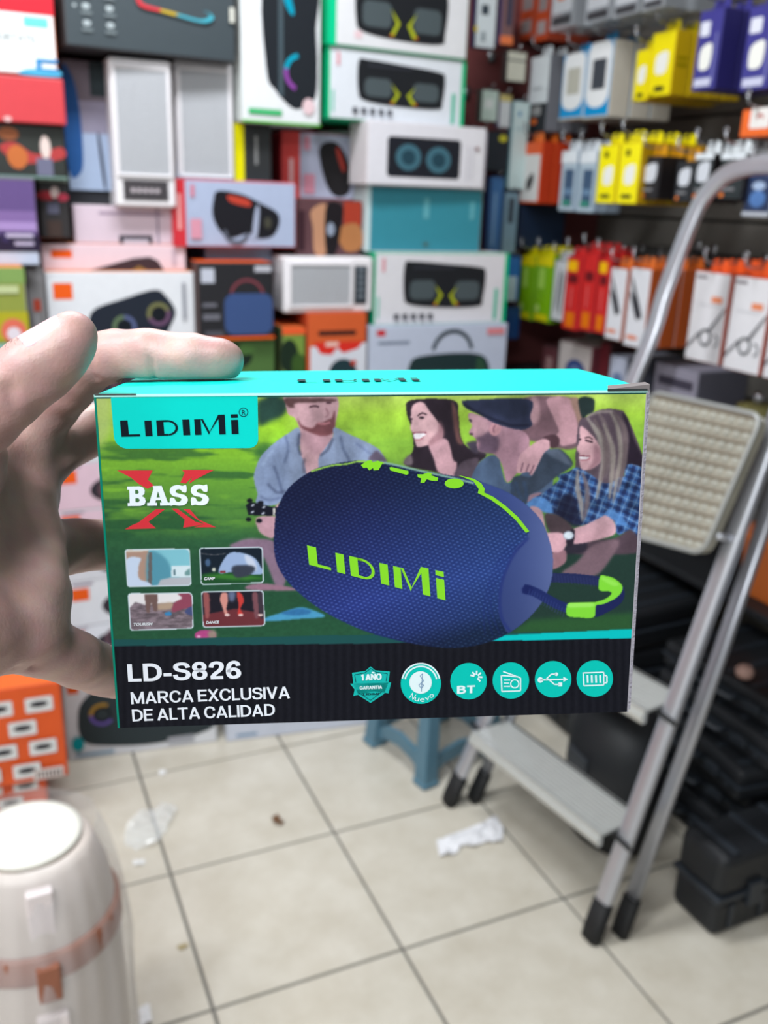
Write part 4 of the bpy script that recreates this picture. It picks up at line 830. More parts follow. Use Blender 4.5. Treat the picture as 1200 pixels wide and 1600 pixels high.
# column 2
carton('headphone_box', 'black box with orange lid and slate blue bag speaker picture', 'box', (309, 410, 428, 530), Y0-.03, .12, ((26, 26, 32), (70, 44, 40), O_), [('r', .05, .08, .22, .26, (196, 200, 214)), ('rr', .34, .40, .98, .94, .12, (62, 84, 132)), ('ring', .64, .45, .20, .235, 15, 165, (130, 66, 76)), ('r', .06, .52, .24, .57, (110, 110, 120)), ('r', .06, .66, .28, .74, (110, 110, 120)), ('r', .08, .88, .32, .95, (84, 84, 92)), ('r', .74, .04, .96, .12, (190, 190, 200)), ('r', 0, .965, 1, 1, O_)], key='c21')
zb = REC['c21']['z']
zz = 0; rows = [(348, 1010, 444, 1150), (342, 900, 446, 1010), (326, 790, 446, 900), (320, 700, 446, 790), (314, 610, 446, 700), (308, 530, 430, 610)]
for i, (x0, y0, x1, y1) in enumerate(rows):
    last = i == len(rows)-1
    carton('camouflage_box' if last else 'plain_carton', 'green camouflage patterned speaker box directly under the black orange-lidded box' if last else 'plain white carton hidden behind the held box, %s in the second pile' % ['at the floor', 'second up', 'third up', 'fourth up', 'fifth up'][i], 'box',
           (x0, y0, x1, y1), Y0-.01, .3, ((74, 110, 52), (60, 70, 50)) if last else (W_, (206, 208, 214)), [('e', .45, .35, .25, .25, (30, 44, 36)), ('e', .62, .22, .12, .1, (90, 130, 70))] if last else [], z0=zz, z1=zb if last else None, key='p%d' % i)
    zz = REC['p%d' % i]['top']
carton('speaker_box_blue', 'light blue speaker box with green headset picture, behind the orange-lidded black box', 'box', (322, 384, 425, 520), Y0+.10, .2, ((150, 178, 208), (120, 150, 190)), [('ring', .42, .34, .16, .22, 0, 180, (70, 120, 110)), ('e', .42, .36, .15, .14, (52, 66, 80))], z0=zb, key='c22')
carton('speaker_box_pale', 'pale blue box with black bluetooth speaker picture and red left end', 'box', (270, 282, 462, 380), Y0+.03, .10, ((172, 184, 212), RD), [('r', 0, 0, .10, 1, RD), ('r', .035, .22, .065, .75, (230, 160, 160)), ('s', [(.32, .30), (.36, .16), (.55, .20), (.72, .34), (.84, .46), (.86, .62), (.80, .82), (.68, .86), (.60, .78), (.45, .86), (.36, .74), (.31, .52)], (30, 30, 36)), ('s', [(.44, .22), (.60, .28), (.61, .38), (.46, .32)], (190, 66, 50)),
        ('s', [(.66, .42), (.69, .40), (.67, .82), (.63, .84)], (170, 180, 205)), ('ring', .50, .74, .08, .11, 180, 350, (90, 96, 110)), ('e', .76, .62, .03, .09, (70, 70, 60)), ('r', .14, .08, .17, .26, (210, 130, 150)), ('r', .13, .58, .22, .88, (214, 150, 170))], z0=REC['c22']['top'], key='c15')
mesh_speaker('tall white speaker with plain grey mesh front between black strip speaker and yellow box', (275, 98, 365, 282), Y0+.05, REC['c15']['top'], 0, 'ms2')
carton('cable_box', 'narrow black box with a bright yellow spine beside the mesh speaker', 'box', (366, 194, 424, 284), Y0+.06, .2, ((34, 36, 38), (40, 40, 40)), [('r', 0, 0, .26, 1, (226, 216, 0)), ('r', .55, .2, .62, .7, (140, 140, 140))], z0=REC['c15']['top'], key='c8')
# column 3
carton('camera_box', 'dark photo-printed box with tan and orange picture', 'box', (463, 312, 564, 400), Y0+.05, .26, ((92, 58, 64), (80, 50, 50)), [('s', [(.22, .20), (.45, .08), (.50, .5), (.45, .95), (.28, .95), (.25, .5)], (190, 140, 110)), ('r', .72, .02, 1, .45, (170, 62, 44)), ('s', [(.62, .55), (.85, .40), (1, .5), (1, .85), (.75, .9)], (180, 120, 76)), ('s', [(.45, .1), (.70, .1), (.68, .5), (.6, .95), (.45, .9)], (32, 28, 32)), ('e', .52, .52, .06, .12, (150, 160, 180)), ('r', .03, .2, .12, .9, (60, 36, 44))], key='c16', z0=None)
mesh_speaker('white radio lying sideways with grey mesh grille and dark dial panel', (443, 402, 582, 488), Y0, None, 2, 'ms3')
zr = REC['ms3']['z']
MBt = REC['ms3']['top']
carton('orange_box', 'orange cardboard box with a black carry slot and red and white front', 'box', (480, 490, 572, 600), Y0-.02, .3, ((214, 92, 40), (190, 70, 30)), [('rr', .18, .24, .82, .31, .03, (60, 34, 30)), ('p', [(.05, .46), (1, .42), (1, 1), (.05, 1)], (220, 222, 232)), ('p', [(.10, .40), (.95, .40), (.85, .50), (.60, .56), (.50, .48), (.40, .58), (.22, .56)], (222, 50, 40)), ('r', .30, .40, .52, .46, (240, 200, 190)), ('e', .60, .84, .24, .2, (36, 60, 66)), ('e', .78, .70, .05, .04, (200, 60, 40))], z1=zr, key='c26')
zz = 0; rows = [(454, 900, 580, 1150), (454, 800, 580, 900), (484, 680, 575, 800), (484, 600, 573, 680)]
for i, r_ in enumerate(rows):
    carton('plain_carton', 'plain white carton hidden behind the held box, %s in the third pile' % ['at the floor', 'second up', 'third up', 'fourth up'][i], 'box', r_, Y0-.01, .28, (W_, (206, 208, 214)), [], z0=zz, z1=REC['c26']['z']-.013 if i == 3 else None, key='q%d' % i); zz = REC['q%d' % i]['top']
carton('camouflage_box', 'green camouflage speaker box with leaf pattern beside the orange slotted box', 'box', (441, 512, 477, 600), Y0-.02, .2, ((120, 150, 60), (84, 100, 60), (240, 110, 50)), [('e', .3, .5, .4, .3, (30, 46, 34)), ('e', .7, .65, .3, .2, (60, 90, 40)), ('r', 0, 0, 1, .12, (238, 96, 50))], key='c27')
carton('plain_carton', 'slim white carton hidden behind the held box under the leafy camouflage box', 'box', (454, 600, 480, 800), Y0-.01, .2, (W_, W_), [], z0=REC['q1']['top']-.0, z1=REC['c27']['z'], key='c27b')
carton('speaker_box_red', 'pale blue box with red end and upright black oval speaker picture', 'box', (440, 208, 566, 312), Y0+.135, .28, ((186, 190, 214), RD), [('r', 0, 0, .22, 1, (222, 78, 74)), ('r', .09, .40, .14, .80, (240, 190, 190)), ('s', [(.45, .30), (.52, .14), (.68, .14), (.80, .35), (.86, .65), (.82, .90), (.66, .94), (.54, .75)], (40, 38, 40)), ('s', [(.66, .25), (.70, .22), (.78, .50), (.74, .55)], (180, 66, 56)), ('r', .26, .62, .40, .92, (222, 150, 170)), ('r', .26, .06, .34, .26, (222, 150, 170))], z0=REC['c16']['top'], key='c12')
carton('speaker_box_tall', 'tall white box with dark window and cyan ringed speaker, green lower edge', 'box', (376, -30, 501, 192), Y0+.02, .3, ((228, 230, 234), (210, 216, 214)), [('s', [(.30, .0), (.93, .0), (.94, .30), (.96, .55), (.94, .78), (.80, .86), (.64, .88), (.42, .76), (.31, .62)], (34, 38, 44)), ('s', [(.52, .05), (.60, .08), (.66, .20), (.62, .22), (.54, .14)], (0, 150, 180)), ('ring', .74, .62, .16, .21, 100, 170, (0, 160, 190)), ('ring', .74, .62, .16, .21, 170, 250, (140, 70, 160)), ('r', .46, 0, .52, .80, (70, 84, 92)),
        ('e', .14, .10, .04, .03, (90, 90, 90)), ('rr', .08, .90, .50, .94, .01, (60, 180, 110)), ('r', 0, .985, 1, 1, (90, 190, 60)), ('e', .84, .86, .08, .06, (230, 200, 206))], yaw=3, key='c9', z0=max(REC['c12']['top'], REC['c8']['top'])+.002)
# column 4
carton('speaker_carton_bag', 'white carton with dark green barrel speaker and carry strap picture', 'box', (576, 508, 790, 612), Y0-.02, .34, ((196, 204, 224), (180, 188, 206)), [('r', .05, .05, .11, .14, (206, 52, 60)), ('r', .06, .22, .28, .26, (120, 130, 150)), ('s', [(.28, .60), (.34, .46), (.60, .42), (.80, .46), (.87, .62), (.86, .88), (.70, .97), (.36, .96), (.28, .82)], (38, 56, 58)), ('ring', .59, .42, .13, .155, 10, 170, (44, 58, 64)), ('s', [(.78, .5), (.84, .6), (.83, .84), (.78, .88)], (52, 84, 62)), ('r', .84, .06, .97, .16, (226, 140, 146))], key='c28')
zz = 0; rows = [(600, 990, 850, 1118), (600, 880, 800, 990), (590, 790, 790, 880), (588, 700, 790, 790), (580, 612, 790, 700)]
for i, r_ in enumerate(rows):
    carton('plain_carton', 'plain white carton hidden behind the held box, %s in the fourth pile' % ['at the floor', 'second up', 'third up', 'fourth up', 'fifth up'][i], 'box', r_, Y0-.0, .3, (W_, (206, 208, 214)), [], z0=zz, z1=REC['c28']['z'] if i == 4 else None, key='r%d' % i); zz = REC['r%d' % i]['top']
tw = lambda: [('r', .97, 0, 1, 1, G_), ('r', .90, .5, .93, .95, (90, 190, 160)), ('r', .02, .6, .035, .9, (120, 200, 180)), ('r', .05, .08, .07, .26, (226, 150, 160))]
carton('speaker_window_box', 'white box with green edge and dark windowed twin speaker above the strap carton', 'box', (585, 395, 792, 506), Y0, .32, ((226, 224, 230), (0, 170, 120)), tw()+twin(.21, .12, .82, .76)+dashes(.14, .84, 5, .062, .035, .08, (60, 60, 70)), z0=REC['c28']['top'], key='c25')
carton('teal_box', 'plain teal cardboard box with faint white lettering on its face', 'box', (572, 292, 752, 394), Y0+.03, .10, ((50, 140, 158), (196, 206, 208)), [('r', 0, 0, .035, 1, (200, 222, 226)), ('r', .48, .16, .53, .48, (100, 172, 184)), ('r', .89, .20, .93, .48, (100, 172, 184)), ('e', .51, .88, .025, .04, (80, 110, 110))], z0=REC['c25']['top'], key='c17')
carton('speaker_window_box', 'white box with dark window showing two round blue grey speaker cones', 'box', (574, 194, 758, 292), Y0+.0, .12, ((228, 226, 234), (214, 208, 212)), [('rr', .16, .22, .78, .86, .03, (34, 36, 44)), ('e', .335, .54, .105, .21, (70, 112, 128)), ('e', .59, .56, .105, .21, (70, 112, 128)), ('e', .335, .54, .06, .12, (40, 70, 84)), ('e', .59, .56, .06, .12, (40, 70, 84)), ('r', .84, .3, .845, .85, (190, 186, 196)), ('r', .88, .3, .885, .85, (190, 186, 196)), ('e', .92, .34, .02, .03, (150, 110, 110))], z0=REC['c17']['top'], key='c13', yaw=2)
carton('speaker_window_box', 'white box with dark windowed twin speaker, green right edge, under its twin', 'box', (514, 82, 726, 194), Y0+.04, .32, ((224, 228, 236), (0, 190, 130)), tw()+twin(.20, .14, .84, .76)+dashes(.16, .82, 5, .062, .035, .08, (60, 60, 70)), z0=REC['c13']['top'], key='c11', yaw=4)
carton('speaker_window_box', 'topmost white box with dark windowed twin speaker, green left edge', 'box', (514, -30, 732, 80), Y0+.03, .32, ((226, 226, 230), (0, 190, 130)), [('r', 0, 0, .05, 1, (0, 200, 140)), ('e', .20, .82, .03, .06, (230, 200, 206))]+twin(.18, -.02, .84, .84), z0=REC['c11']['top'], key='c10', yaw=4)
pz = MB(); pz.hexa([(-.06, 0, 0), (.05, .01, 0), (.06, .12, 0), (-.05, .11, 0), (-.06, 0, .002), (.05, .012, .012), (.06, .12, .02), (-.05, .11, .004)], mat((240, 240, 240), .7)); c_ = on(528, 210, 1, Y0+.15); c_[2] = REC['c12']['top']
o = pz.build('paper_sheet'); o.location = c_; tag(o, 'folded white paper lying on the box with the upright oval speaker', 'paper')
# left-hand column
carton('purple_box', 'purple box with a mauve gradient picture at the picture edge', 'box', (-60, 276, 58, 392), Y0-.05, .3, ((96, 72, 130), (70, 60, 76)), [('r', 0, 0, 1, .03, (120, 116, 124)), ('r', 0, .45, .98, .60, (130, 104, 160)), ('r', 0, .60, .98, .72, (166, 140, 196)), ('r', 0, .78, 1, 1, (44, 36, 60)), ('r', .55, .76, .92, .81, (196, 186, 214)), ('r', .66, .87, .92, .92, (186, 176, 204)), ('p', [(.5, .7), (.6, .88), (.5, .88)], (60, 50, 90))], key='l5')
carton('grass_box', 'box with green and yellow meadow picture and orange lid', 'box', (-70, 418, 44, 570), Y0-.12, .36, ((140, 150, 60), (150, 148, 150), (240, 140, 50)), [('r', 0, 0, 1, .16, (130, 160, 90)), ('r', 0, .45, 1, .75, (176, 168, 40)), ('e', .78, .65, .18, .13, (220, 110, 90)), ('e', .78, .68, .10, .07, (225, 215, 225)), ('r', 0, .78, 1, 1, (130, 176, 170)), ('r', .58, .18, .9, .26, (190, 200, 150))], key='l9')
carton('grey_box', 'white box under the purple box, mostly hidden by the orange lid', 'box', (-60, 392, 62, 420), Y0-.05, .3, ((190, 200, 222), (180, 180, 190)), [], z0=REC['l9']['top'], z1=REC['l5']['z'], key='l9b')
carton('silver_box', 'narrow silver grey box with a small red mark beside the meadow box', 'box', (46, 420, 74, 575), Y0-.02, .2, ((132, 130, 132), (120, 118, 120)), [('r', .3, .30, .7, .42, (180, 70, 50)), ('r', .35, .45, .5, .9, (176, 176, 180))], key='l10')
carton('floral_box', 'black box with red flower print, lower of the two floral boxes', 'box', (62, 280, 108, 372), Y0+.02, .24, ((40, 36, 38), (26, 26, 28)), [('r', 0, 0, 1, .05, (150, 160, 150)), ('e', .25, .28, .35, .08, (170, 50, 60)), ('e', .55, .22, .15, .1, (210, 190, 186)), ('e', .8, .3, .2, .07, (180, 60, 80)), ('r', .25, .40, .65, .58, (96, 96, 116)), ('r', .2, .7, .7, .98, (70, 56, 52))], key='l4b')
carton('floral_box', 'black box with red and orange flower print under the plain red box', 'box', (-60, 192, 102, 264), Y0-.02, .26, ((38, 42, 38), (26, 26, 28)), [('s', [(.35, .45), (.5, .35), (.7, .55), (.95, .40), (.98, .60), (.7, .72), (.5, .70)], (180, 66, 66)), ('e', .52, .62, .10, .22, (196, 110, 60)), ('e', .45, .2, .1, .12, (150, 90, 60)), ('e', .80, .42, .05, .22, (226, 206, 200)), ('r', .70, .62, .86, .95, (112, 112, 136)), ('r', 0, .96, 1, 1, (120, 150, 140))], z0=REC['l5']['top'], key='l4')
carton('red_box', 'plain red cardboard box between the floral box and the white portable box', 'box', (-60, 118, 101, 192), Y0-.04, .28, ((208, 60, 68), (190, 50, 56)), [('e', .42, .93, .04, .06, (226, 180, 180))], z0=REC['l4']['top'], key='l3')
carton('portable_box', 'white box reading PORTATIL with red top band and blue bag picture', 'box', (-60, -40, 85, 118), Y0-.03, .28, ((240, 242, 244), (222, 128, 90)), [('r', 0, 0, 1, .37, (214, 44, 58)), ('r', .66, .40, .93, .50, (110, 200, 196)), ('t', 'PORTATIL', .30, .66, .075, (170, 176, 176)), ('s', [(.58, 1), (.62, .95), (.76, .93), (1, .93), (1, 1)], (80, 170, 210)), ('p', [(.76, .94), (.76, .82), (1, .82), (1, .86), (.82, .86), (.82, .92), (1, .92), (1, .95)], (60, 140, 196))], z0=REC['l3']['top']+.005, key='l1', yaw=1)
carton('bag_box', 'lavender grey box with a large blue backpack picture', 'box', (102, 96, 169, 282), Y0+.08, .2, ((150, 144, 166), (120, 116, 130), (40, 44, 50)), [('r', .0, .0, 1, .30, (120, 110, 120)), ('r', .62, .0, 1, .26, (52, 62, 66)), ('r', 0, .55, 1, 1, (166, 182, 210)), ('s', [(-.0, .08), (.22, .12), (.34, .35), (.36, .70), (.28, .86), (0, .84)], (44, 92, 156)), ('s', [(.72, .58), (.78, .58), (.86, .95), (.80, .95)], (50, 52, 66))], key='l6', z0=REC['radio'] if 'radio' in REC else REC['c18']['top']+.035)
carton('plain_carton', 'slim dark carton between the backpack box and the radio box', 'box', (104, 282, 172, 300), Y0+.1, .18, ((50, 50, 58), (40, 40, 46)), [], z0=REC['c18']['top'], z1=REC['l6']['z'], key='l6b')
carton('keyboard_box', 'large dark grey carton with rainbow light strip and white icons', 'box', (100, -60, 367, 94), Y0-.02, .30, ((58, 68, 74), (62, 62, 66)), [('r', .05, .55, .065, .58, (190, 200, 204))]+[('e', .12+.13*i, v, .022, .03, (176, 186, 190)) for i in range(2) for v in (.56, .74)]+[('r', .09+.13*i, v, .15+.13*i, v+.03, (120, 130, 134)) for i in range(2) for v in (.44, .62, .80)]+
       [('s', [(.42, .36), (.44, .46), (.56, .50), (.56, .53), (.43, .50), (.40, .40)], (210, 60, 70)), ('s', [(.55, .50), (.66, .53), (.66, .555), (.55, .53)], (200, 170, 40)), ('s', [(.65, .53), (.78, .56), (.84, .50), (.80, .46), (.84, .48), (.86, .53), (.80, .59), (.65, .555)], (70, 170, 190)), ('r', .96, .38, .99, .55, (210, 210, 200))], z0=max(REC['ms1']['top'], REC['ms2']['top']), key='l2', yaw=5)
# supports under the left-hand column
zz = 0; rws = [(-40, 1000, 30, 1180), (-50, 880, 50, 1000), (-60, 760, 62, 880), (-60, 660, 66, 760), (-60, 570, 66, 660)]
for i, r_ in enumerate(rws):
    carton('plain_carton', 'plain carton hidden behind the hand, %s in the first pile' % ['at the floor', 'second up', 'third up', 'fourth up', 'fifth up'][i], 'box', r_, Y0-.05, .28, ((214, 206, 200), (190, 184, 180)), [], z0=zz, z1=min(REC['l9']['z'], REC['l10']['z']) if i == 4 else None, key='s%d' % i); zz = REC['s%d' % i]['top']
# orange cartons by the floor at the near side
def ogrid(nu, nv):
    L = []
    for j in range(nv):
        for i in range(nu):
            u, v = .50+.26*i+(.0 if j % 2 == 0 else -.12), .12+j*.22; L += [('rr', u, v, u+.18, v+.15, .012, (226, 226, 226)), ('e', u+.09, v+.07, .06, .03, (50, 50, 56))]
    return L+[('r', .77, .86, .97, .97, (226, 214, 210))]+[('r', .79+.025*k, .88, .80+.025*k, .95, (70, 50, 50)) for k in range(7)]
ob = carton('orange_carton', 'orange carton printed with dark pills, lower of the two on the floor', 'box', (-150, 1222, 76, 1296), 2.02, .26, ((222, 84, 30), (200, 70, 24)), ogrid(2, 4), z0=0, key='o1', yaw=-3)
carton('orange_carton', 'orange carton printed with white framed dark pills and a barcode label', 'box', (-150, 1082, 102, 1226), 1.98, .30, ((228, 88, 26), (206, 72, 20), (240, 110, 40)), ogrid(2, 4), z0=REC['o1']['top'], key='o2', yaw=-3)
carton('speaker_carton', 'shallow white carton on the floor tiles beside the floor-standing speaker carton', 'box', (352, 1060, 612, 1146), 2.20, .13, ((214, 220, 236), (200, 204, 214)), [('r', .06, .88, .18, .93, (130, 160, 190))], z0=0, key='o3', yaw=-8)

# ------------------------------------------------------------------ the pegged display wall
hk = mat((188, 190, 196), .25, metal=.9)
def hook(x, y, z_, label, grp='display hooks on the slatted wall'):
    mb = MB(); mb.tube([(XR-.001, y, z_), (x-.01, y, z_), (x-.03, y, z_+.006), (x-.034, y, z_+.022)], .0028, hk, n=6); mb.box(XR-.006, y-.012, z_-.02, XR+.0, y+.012, z_+.02, hk)
    t = [(x-.034+.0*k, y+.006*math.cos(k*math.pi/3), z_+.028+.006*math.sin(k*math.pi/3)) for k in range(6)]; mb.tube(t, .0022, hk, n=5, closed=True)
    o = mb.build('display_hook', loc=(XR, y, z_), smooth=True); tag(o, hooklab(label), 'hook', grp)
ORD = ['in front', 'second back', 'third back', 'fourth back', 'fifth back']
def hooklab(l): return 'chrome wire hook holding '+' '.join(l.replace(',', '').split()[:12])
def hang(name, label, rect, XF, t, n, cols, items=(), gap=.004, step=0., body=None, cat='packaged accessory', tab=True, hooked=True, group=None, yaw=0., side=()):
    c0, a, w_, h = frame('wall', None, rect[:2], rect[2:], XF, yaw)
    fr, sd, tp = (list(cols)+[cols[0], cols[0]])[:3] if not isinstance(cols[0], int) else (cols, cols, cols)
    mf, ms, mt = mat(fr, .4), mat(sd, .4), mat(tp, .4); grp = group or label.split(',')[0]
    src = None
    for k in range(n):
        xx = c0[0]+k*(t+gap)
        if xx+t > XR-.01: break
        lb = '%s, %s' % (label, ORD[k])
        if src is None:
            e = empty(name, lb, cat, c0, a, grp)
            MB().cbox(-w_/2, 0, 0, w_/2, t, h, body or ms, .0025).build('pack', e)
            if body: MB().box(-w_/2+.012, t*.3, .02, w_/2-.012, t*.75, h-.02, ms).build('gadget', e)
            if mf != ms and not body: MB().box(-w_/2+.002, -.0004, .002, w_/2-.002, .001, h-.002, mf).build('front_panel', e)
            art(e, w_, h, items)
            if side: s_ = art(e, t, h, side, 'printed_side', y=0); s_.rotation_euler = (0, 0, math.pi/2); s_.location = (w_/2, t/2, 0)
            if tab:
                tb = MB(); tw_ = min(w_*.42, .03); P = [(-tw_, h), (tw_, h), (tw_*.8, h+.026), (.007, h+.03), (.006, h+.018), (-.006, h+.018), (-.007, h+.03), (-tw_*.8, h+.026)]
                tb.prism(P, t*.45, t*.45+.0015, mt, axis=1); tb.build('hang_tab', e)
            src = e
        else:
            e = src.copy(); COL.objects.link(e)
            for ch in src.children: c = ch.copy(); COL.objects.link(c); c.parent = e
            e['label'] = lb
        e.location = (xx, c0[1], c0[2]+k*step)
    if hooked: hook(c0[0], c0[1], c0[2]+h+(.020 if tab else .004), label)
    return c0, w_, h
YE = (244, 226, 0); BV = (62, 60, 140)
plug = lambda u, v, s, c=(236, 236, 230): [('s', [(u-.14*s, v-.07*s), (u+.10*s, v-.11*s), (u+.17*s, v-.06*s), (u+.13*s, v+.09*s), (u-.08*s, v+.11*s), (u-.16*s, v+.07*s)], c)]
# upper row
for i, (r_, lb) in enumerate([((992, 78, 1014, 158), 'yellow charger box, far one of the top row pair'), ((1016, 50, 1052, 150), 'yellow charger box, near one of the top row pair')]):
    hang('charger_box', lb, r_, 1.70, .055, 4, (YE, (214, 176, 0)), plug(.5, .48, 1.6)+[('rr', .3, .84, .72, .92, .04, (50, 50, 30)), ('r', .1, .95, .3, .97, (120, 110, 0))], side=[('r', .2, .4, .8, .45, (170, 150, 0)), ('r', .2, .5, .8, .55, (170, 150, 0))])
for i, (r_, lb) in enumerate([((1088, 16, 1124, 140), 'blue violet charger box with white plug, far one of the top row'), ((1164, 8, 1210, 140), 'blue violet charger box with white plug at the picture edge')]):
    hang('charger_box', lb, r_, 1.66, .06, 3, (BV, (52, 48, 124)), [('rr', .10, .14, .50, .32, .05, (220, 222, 236))]+plug(.45, .58, 1.5)+[('r', .1, .85, .8, .95, (200, 202, 226)), ('r', .82, .3, .88, .9, (130, 130, 190))])
for i, (r_, lb) in enumerate([((878, 84, 914, 186), 'white and sky blue watch box, far one of the pair'), ((916, 66, 955, 184), 'white and sky blue watch box with dark screen, near one of the pair')]):
    hang('watch_box', lb, r_, 1.70, .07, 3, ((0, 150, 214), (214, 208, 196)), [('rr', .05, .0, .95, .80, .2, (236, 238, 240)), ('e', .5, .74, .40, .12, (236, 238, 240)), ('rr', .24, .22, .78, .62, .04, (70, 74, 82) if i else (190, 188, 176)), ('r', 0, .97, 1, 1, (190, 190, 180))])
hang('cable_pack', 'slim white topped clear pack beside the watch boxes', (826, 88, 856, 206), 1.70, .05, 3, ((224, 230, 234), (120, 122, 130)), [('r', 0, .62, 1, 1, (40, 42, 46)), ('rr', .18, .66, .72, .78, .04, (150, 150, 150)), ('e', .4, .86, .16, .04, (220, 110, 50)), ('r', .2, .4, .7, .44, (190, 196, 200))])
for i, (r_, lb) in enumerate([((812, -30, 836, 62), 'orange red pack with grey squares, far top corner'), ((838, -30, 858, 64), 'orange red pack with grey squares, beside the clear trays')]):
    hang('memory_pack', lb, r_, 1.72, .05, 3, ((196, 78, 40), (160, 60, 34)), [('r', .2, .25, .85, .5, (150, 140, 140)), ('r', .2, .66, .85, .88, (170, 160, 160))])
clear = mat((200, 206, 214), .15, var=.02, spec=.6, alpha=.45)
for i, (x0, x1) in enumerate([(862, 898), (916, 956), (960, 1000), (1006, 1040)]):
    c0, w_, h = hang('clear_tray', 'clear plastic tray pack with dark gadget, %s from the orange red packs' % ['first', 'second', 'third', 'fourth'][i], (x0, -40, x1, 44-i*10), 1.64, .09, 2, ((96, 96, 98), (64, 62, 66)), body=clear, items=[('rr', .1, .3, .9, .7, .05, (186, 190, 196)), ('e', .45, .42, .2, .06, (200, 110, 60)), ('r', .12, .76, .9, .92, (60, 60, 64))])
# middle row
hang('adapter_pack', 'orange pack with white front and black adapter picture', (814, 222, 845, 318), 1.68, .045, 3, ((234, 92, 30), (196, 58, 24), (240, 120, 40)), [('rr', .06, .20, .94, .96, .04, (226, 224, 222)), ('s', [(.35, .62), (.60, .50), (.68, .58), (.60, .72), (.42, .80), (.34, .74)], (60, 58, 58))])
for i, (r_, lb) in enumerate([((876, 236, 900, 330), 'clear blister with blue bottle shapes, far one'), ((904, 236, 930, 332), 'clear blister with blue bottle shapes, near one')]):
    hang('blister_pack', lb, r_, 1.66, .03, 3, ((180, 198, 212), (150, 170, 190), (222, 228, 234)), [('r', .25, .30, .85, .92, (70, 92, 120)), ('r', .3, .62, .8, .72, (110, 140, 170)), ('e', .5, .86, .3, .05, (60, 140, 120)), ('r', 0, 0, 1, .2, (226, 232, 238))])
for i, (r_, lb) in enumerate([((934, 226, 964, 318), 'yellow charger box, far one of the middle row pair'), ((966, 222, 999, 319), 'yellow charger box, near one of the middle row pair')]):
    hang('charger_box', lb, r_, 1.62, .05, 4 if i else 3, ((250, 236, 0), (190, 150, 0)), plug(.55, .52, 1.5)+[('rr', .25, .84, .75, .91, .04, (90, 88, 30)), ('r', .30, .12, .5, .22, (90, 84, 20))])
for i, (r_, lb, c) in enumerate([((1002, 244, 1030, 312), 'black boxed charger with white plug beside the yellow pair', (34, 32, 36)), ((1056, 252, 1082, 316), 'black boxed charger with orange dot, second after the yellow pair', (40, 42, 46)), ((1084, 240, 1112, 314), 'black boxed charger with large white plug before the ladder handle', (40, 48, 50)), ((1124, 240, 1162, 312), 'black boxed charger behind the ladder handle', (40, 48, 50))]):
    hang('charger_box', lb, r_, 1.64, .05, 4 if i == 0 else 3, (c, (30, 26, 28), (216, 150, 20) if i < 2 else (230, 236, 240)), plug(.5, .38, 2.0, (206, 210, 218))+[('r', .15, .74, .7, .80, (130, 130, 134)), ('e', .2, .9, .1, .05, (220, 120, 50))]+([('r', 0, 0, 1, .12, (226, 232, 238))] if i > 1 else []))
hang('blue_pack', 'clear pack with blue coils under the ladder handle', (1164, 270, 1206, 338), 1.66, .05, 3, ((44, 60, 96), (150, 160, 176)), [('e', .5, .6, .3, .2, (90, 130, 190)), ('e', .5, .3, .25, .1, (170, 190, 220)), ('r', 0, .9, 1, 1, (200, 206, 216))])
hang('earbud_box', 'small orange box with white panel at the top of the middle row', (1158, 170, 1205, 214), 1.66, .06, 2, ((240, 108, 40), (220, 90, 30)), [('rr', .3, -.02, .95, .7, .06, (236, 232, 228)), ('ring', .62, .36, .06, .12, 0, 180, (190, 90, 80))], tab=False)
# lower row
LX = 1.72
for i, (r_, lb) in enumerate([((812, 398, 834, 500), 'lime green pack with yellow header, far one'), ((836, 398, 862, 504), 'lime green pack with yellow header, near one')]):
    hang('cable_pack', lb, r_, LX, .03, 3, ((128, 184, 14), (110, 160, 20), (226, 210, 0)), [('r', 0, 0, 1, .16, (230, 214, 20)), ('r', .2, .2, .55, .5, (170, 214, 90)), ('r', .1, .88, .9, .98, (214, 206, 20)), ('e', .25, .8, .12, .06, (190, 220, 120))])
hang('cable_pack', 'white pack with black curled cables between green and red packs', (864, 406, 884, 502), LX, .03, 3, ((214, 216, 220), (60, 60, 66)), [('s', [(.4, .2), (.55, .25), (.4, .8), (.28, .75)], (80, 80, 84)), ('s', [(.75, .2), (.85, .3), (.72, .85), (.62, .8)], (80, 80, 84))])
for i, (r_, lb) in enumerate([((882, 400, 906, 516), 'red pack with yellow logo patch, farthest of the three'), ((908, 394, 930, 518), 'red pack with yellow logo patch, middle of the three'), ((932, 402, 950, 522), 'red pack with yellow logo patch, nearest of the three')]):
    hang('cable_pack', lb, r_, LX-.02, .03, 3, ((214, 44, 44), (180, 34, 40)), [('rr', .05, .06, .70, .20, .06, (250, 190, 20))] * (i != 1)+[('r', .2, .24, .8, .36, (110, 30, 36)), ('r', .25, .76, .8, .96, (230, 120, 20)), ('r', .4, .42, .55, .7, (224, 90, 90))])
for i, (r_, lb) in enumerate([((950, 418, 976, 532), 'white and orange aux cable pack, far one'), ((980, 418, 1012, 544), 'white and orange aux cable pack, near one')]):
    hang('cable_pack', lb, r_, LX-.06, .05, 4, ((222, 222, 228), (186, 84, 30), (220, 110, 40)), [('s', [(.1, .15), (.2, .17), (.75, .58), (.65, .62), (.4, .5)], (50, 50, 56)), ('s', [(.1, .35), (.18, .33), (.6, .60), (.5, .64)], (60, 60, 66)), ('e', .4, .88, .3, .03, (226, 140, 110))])
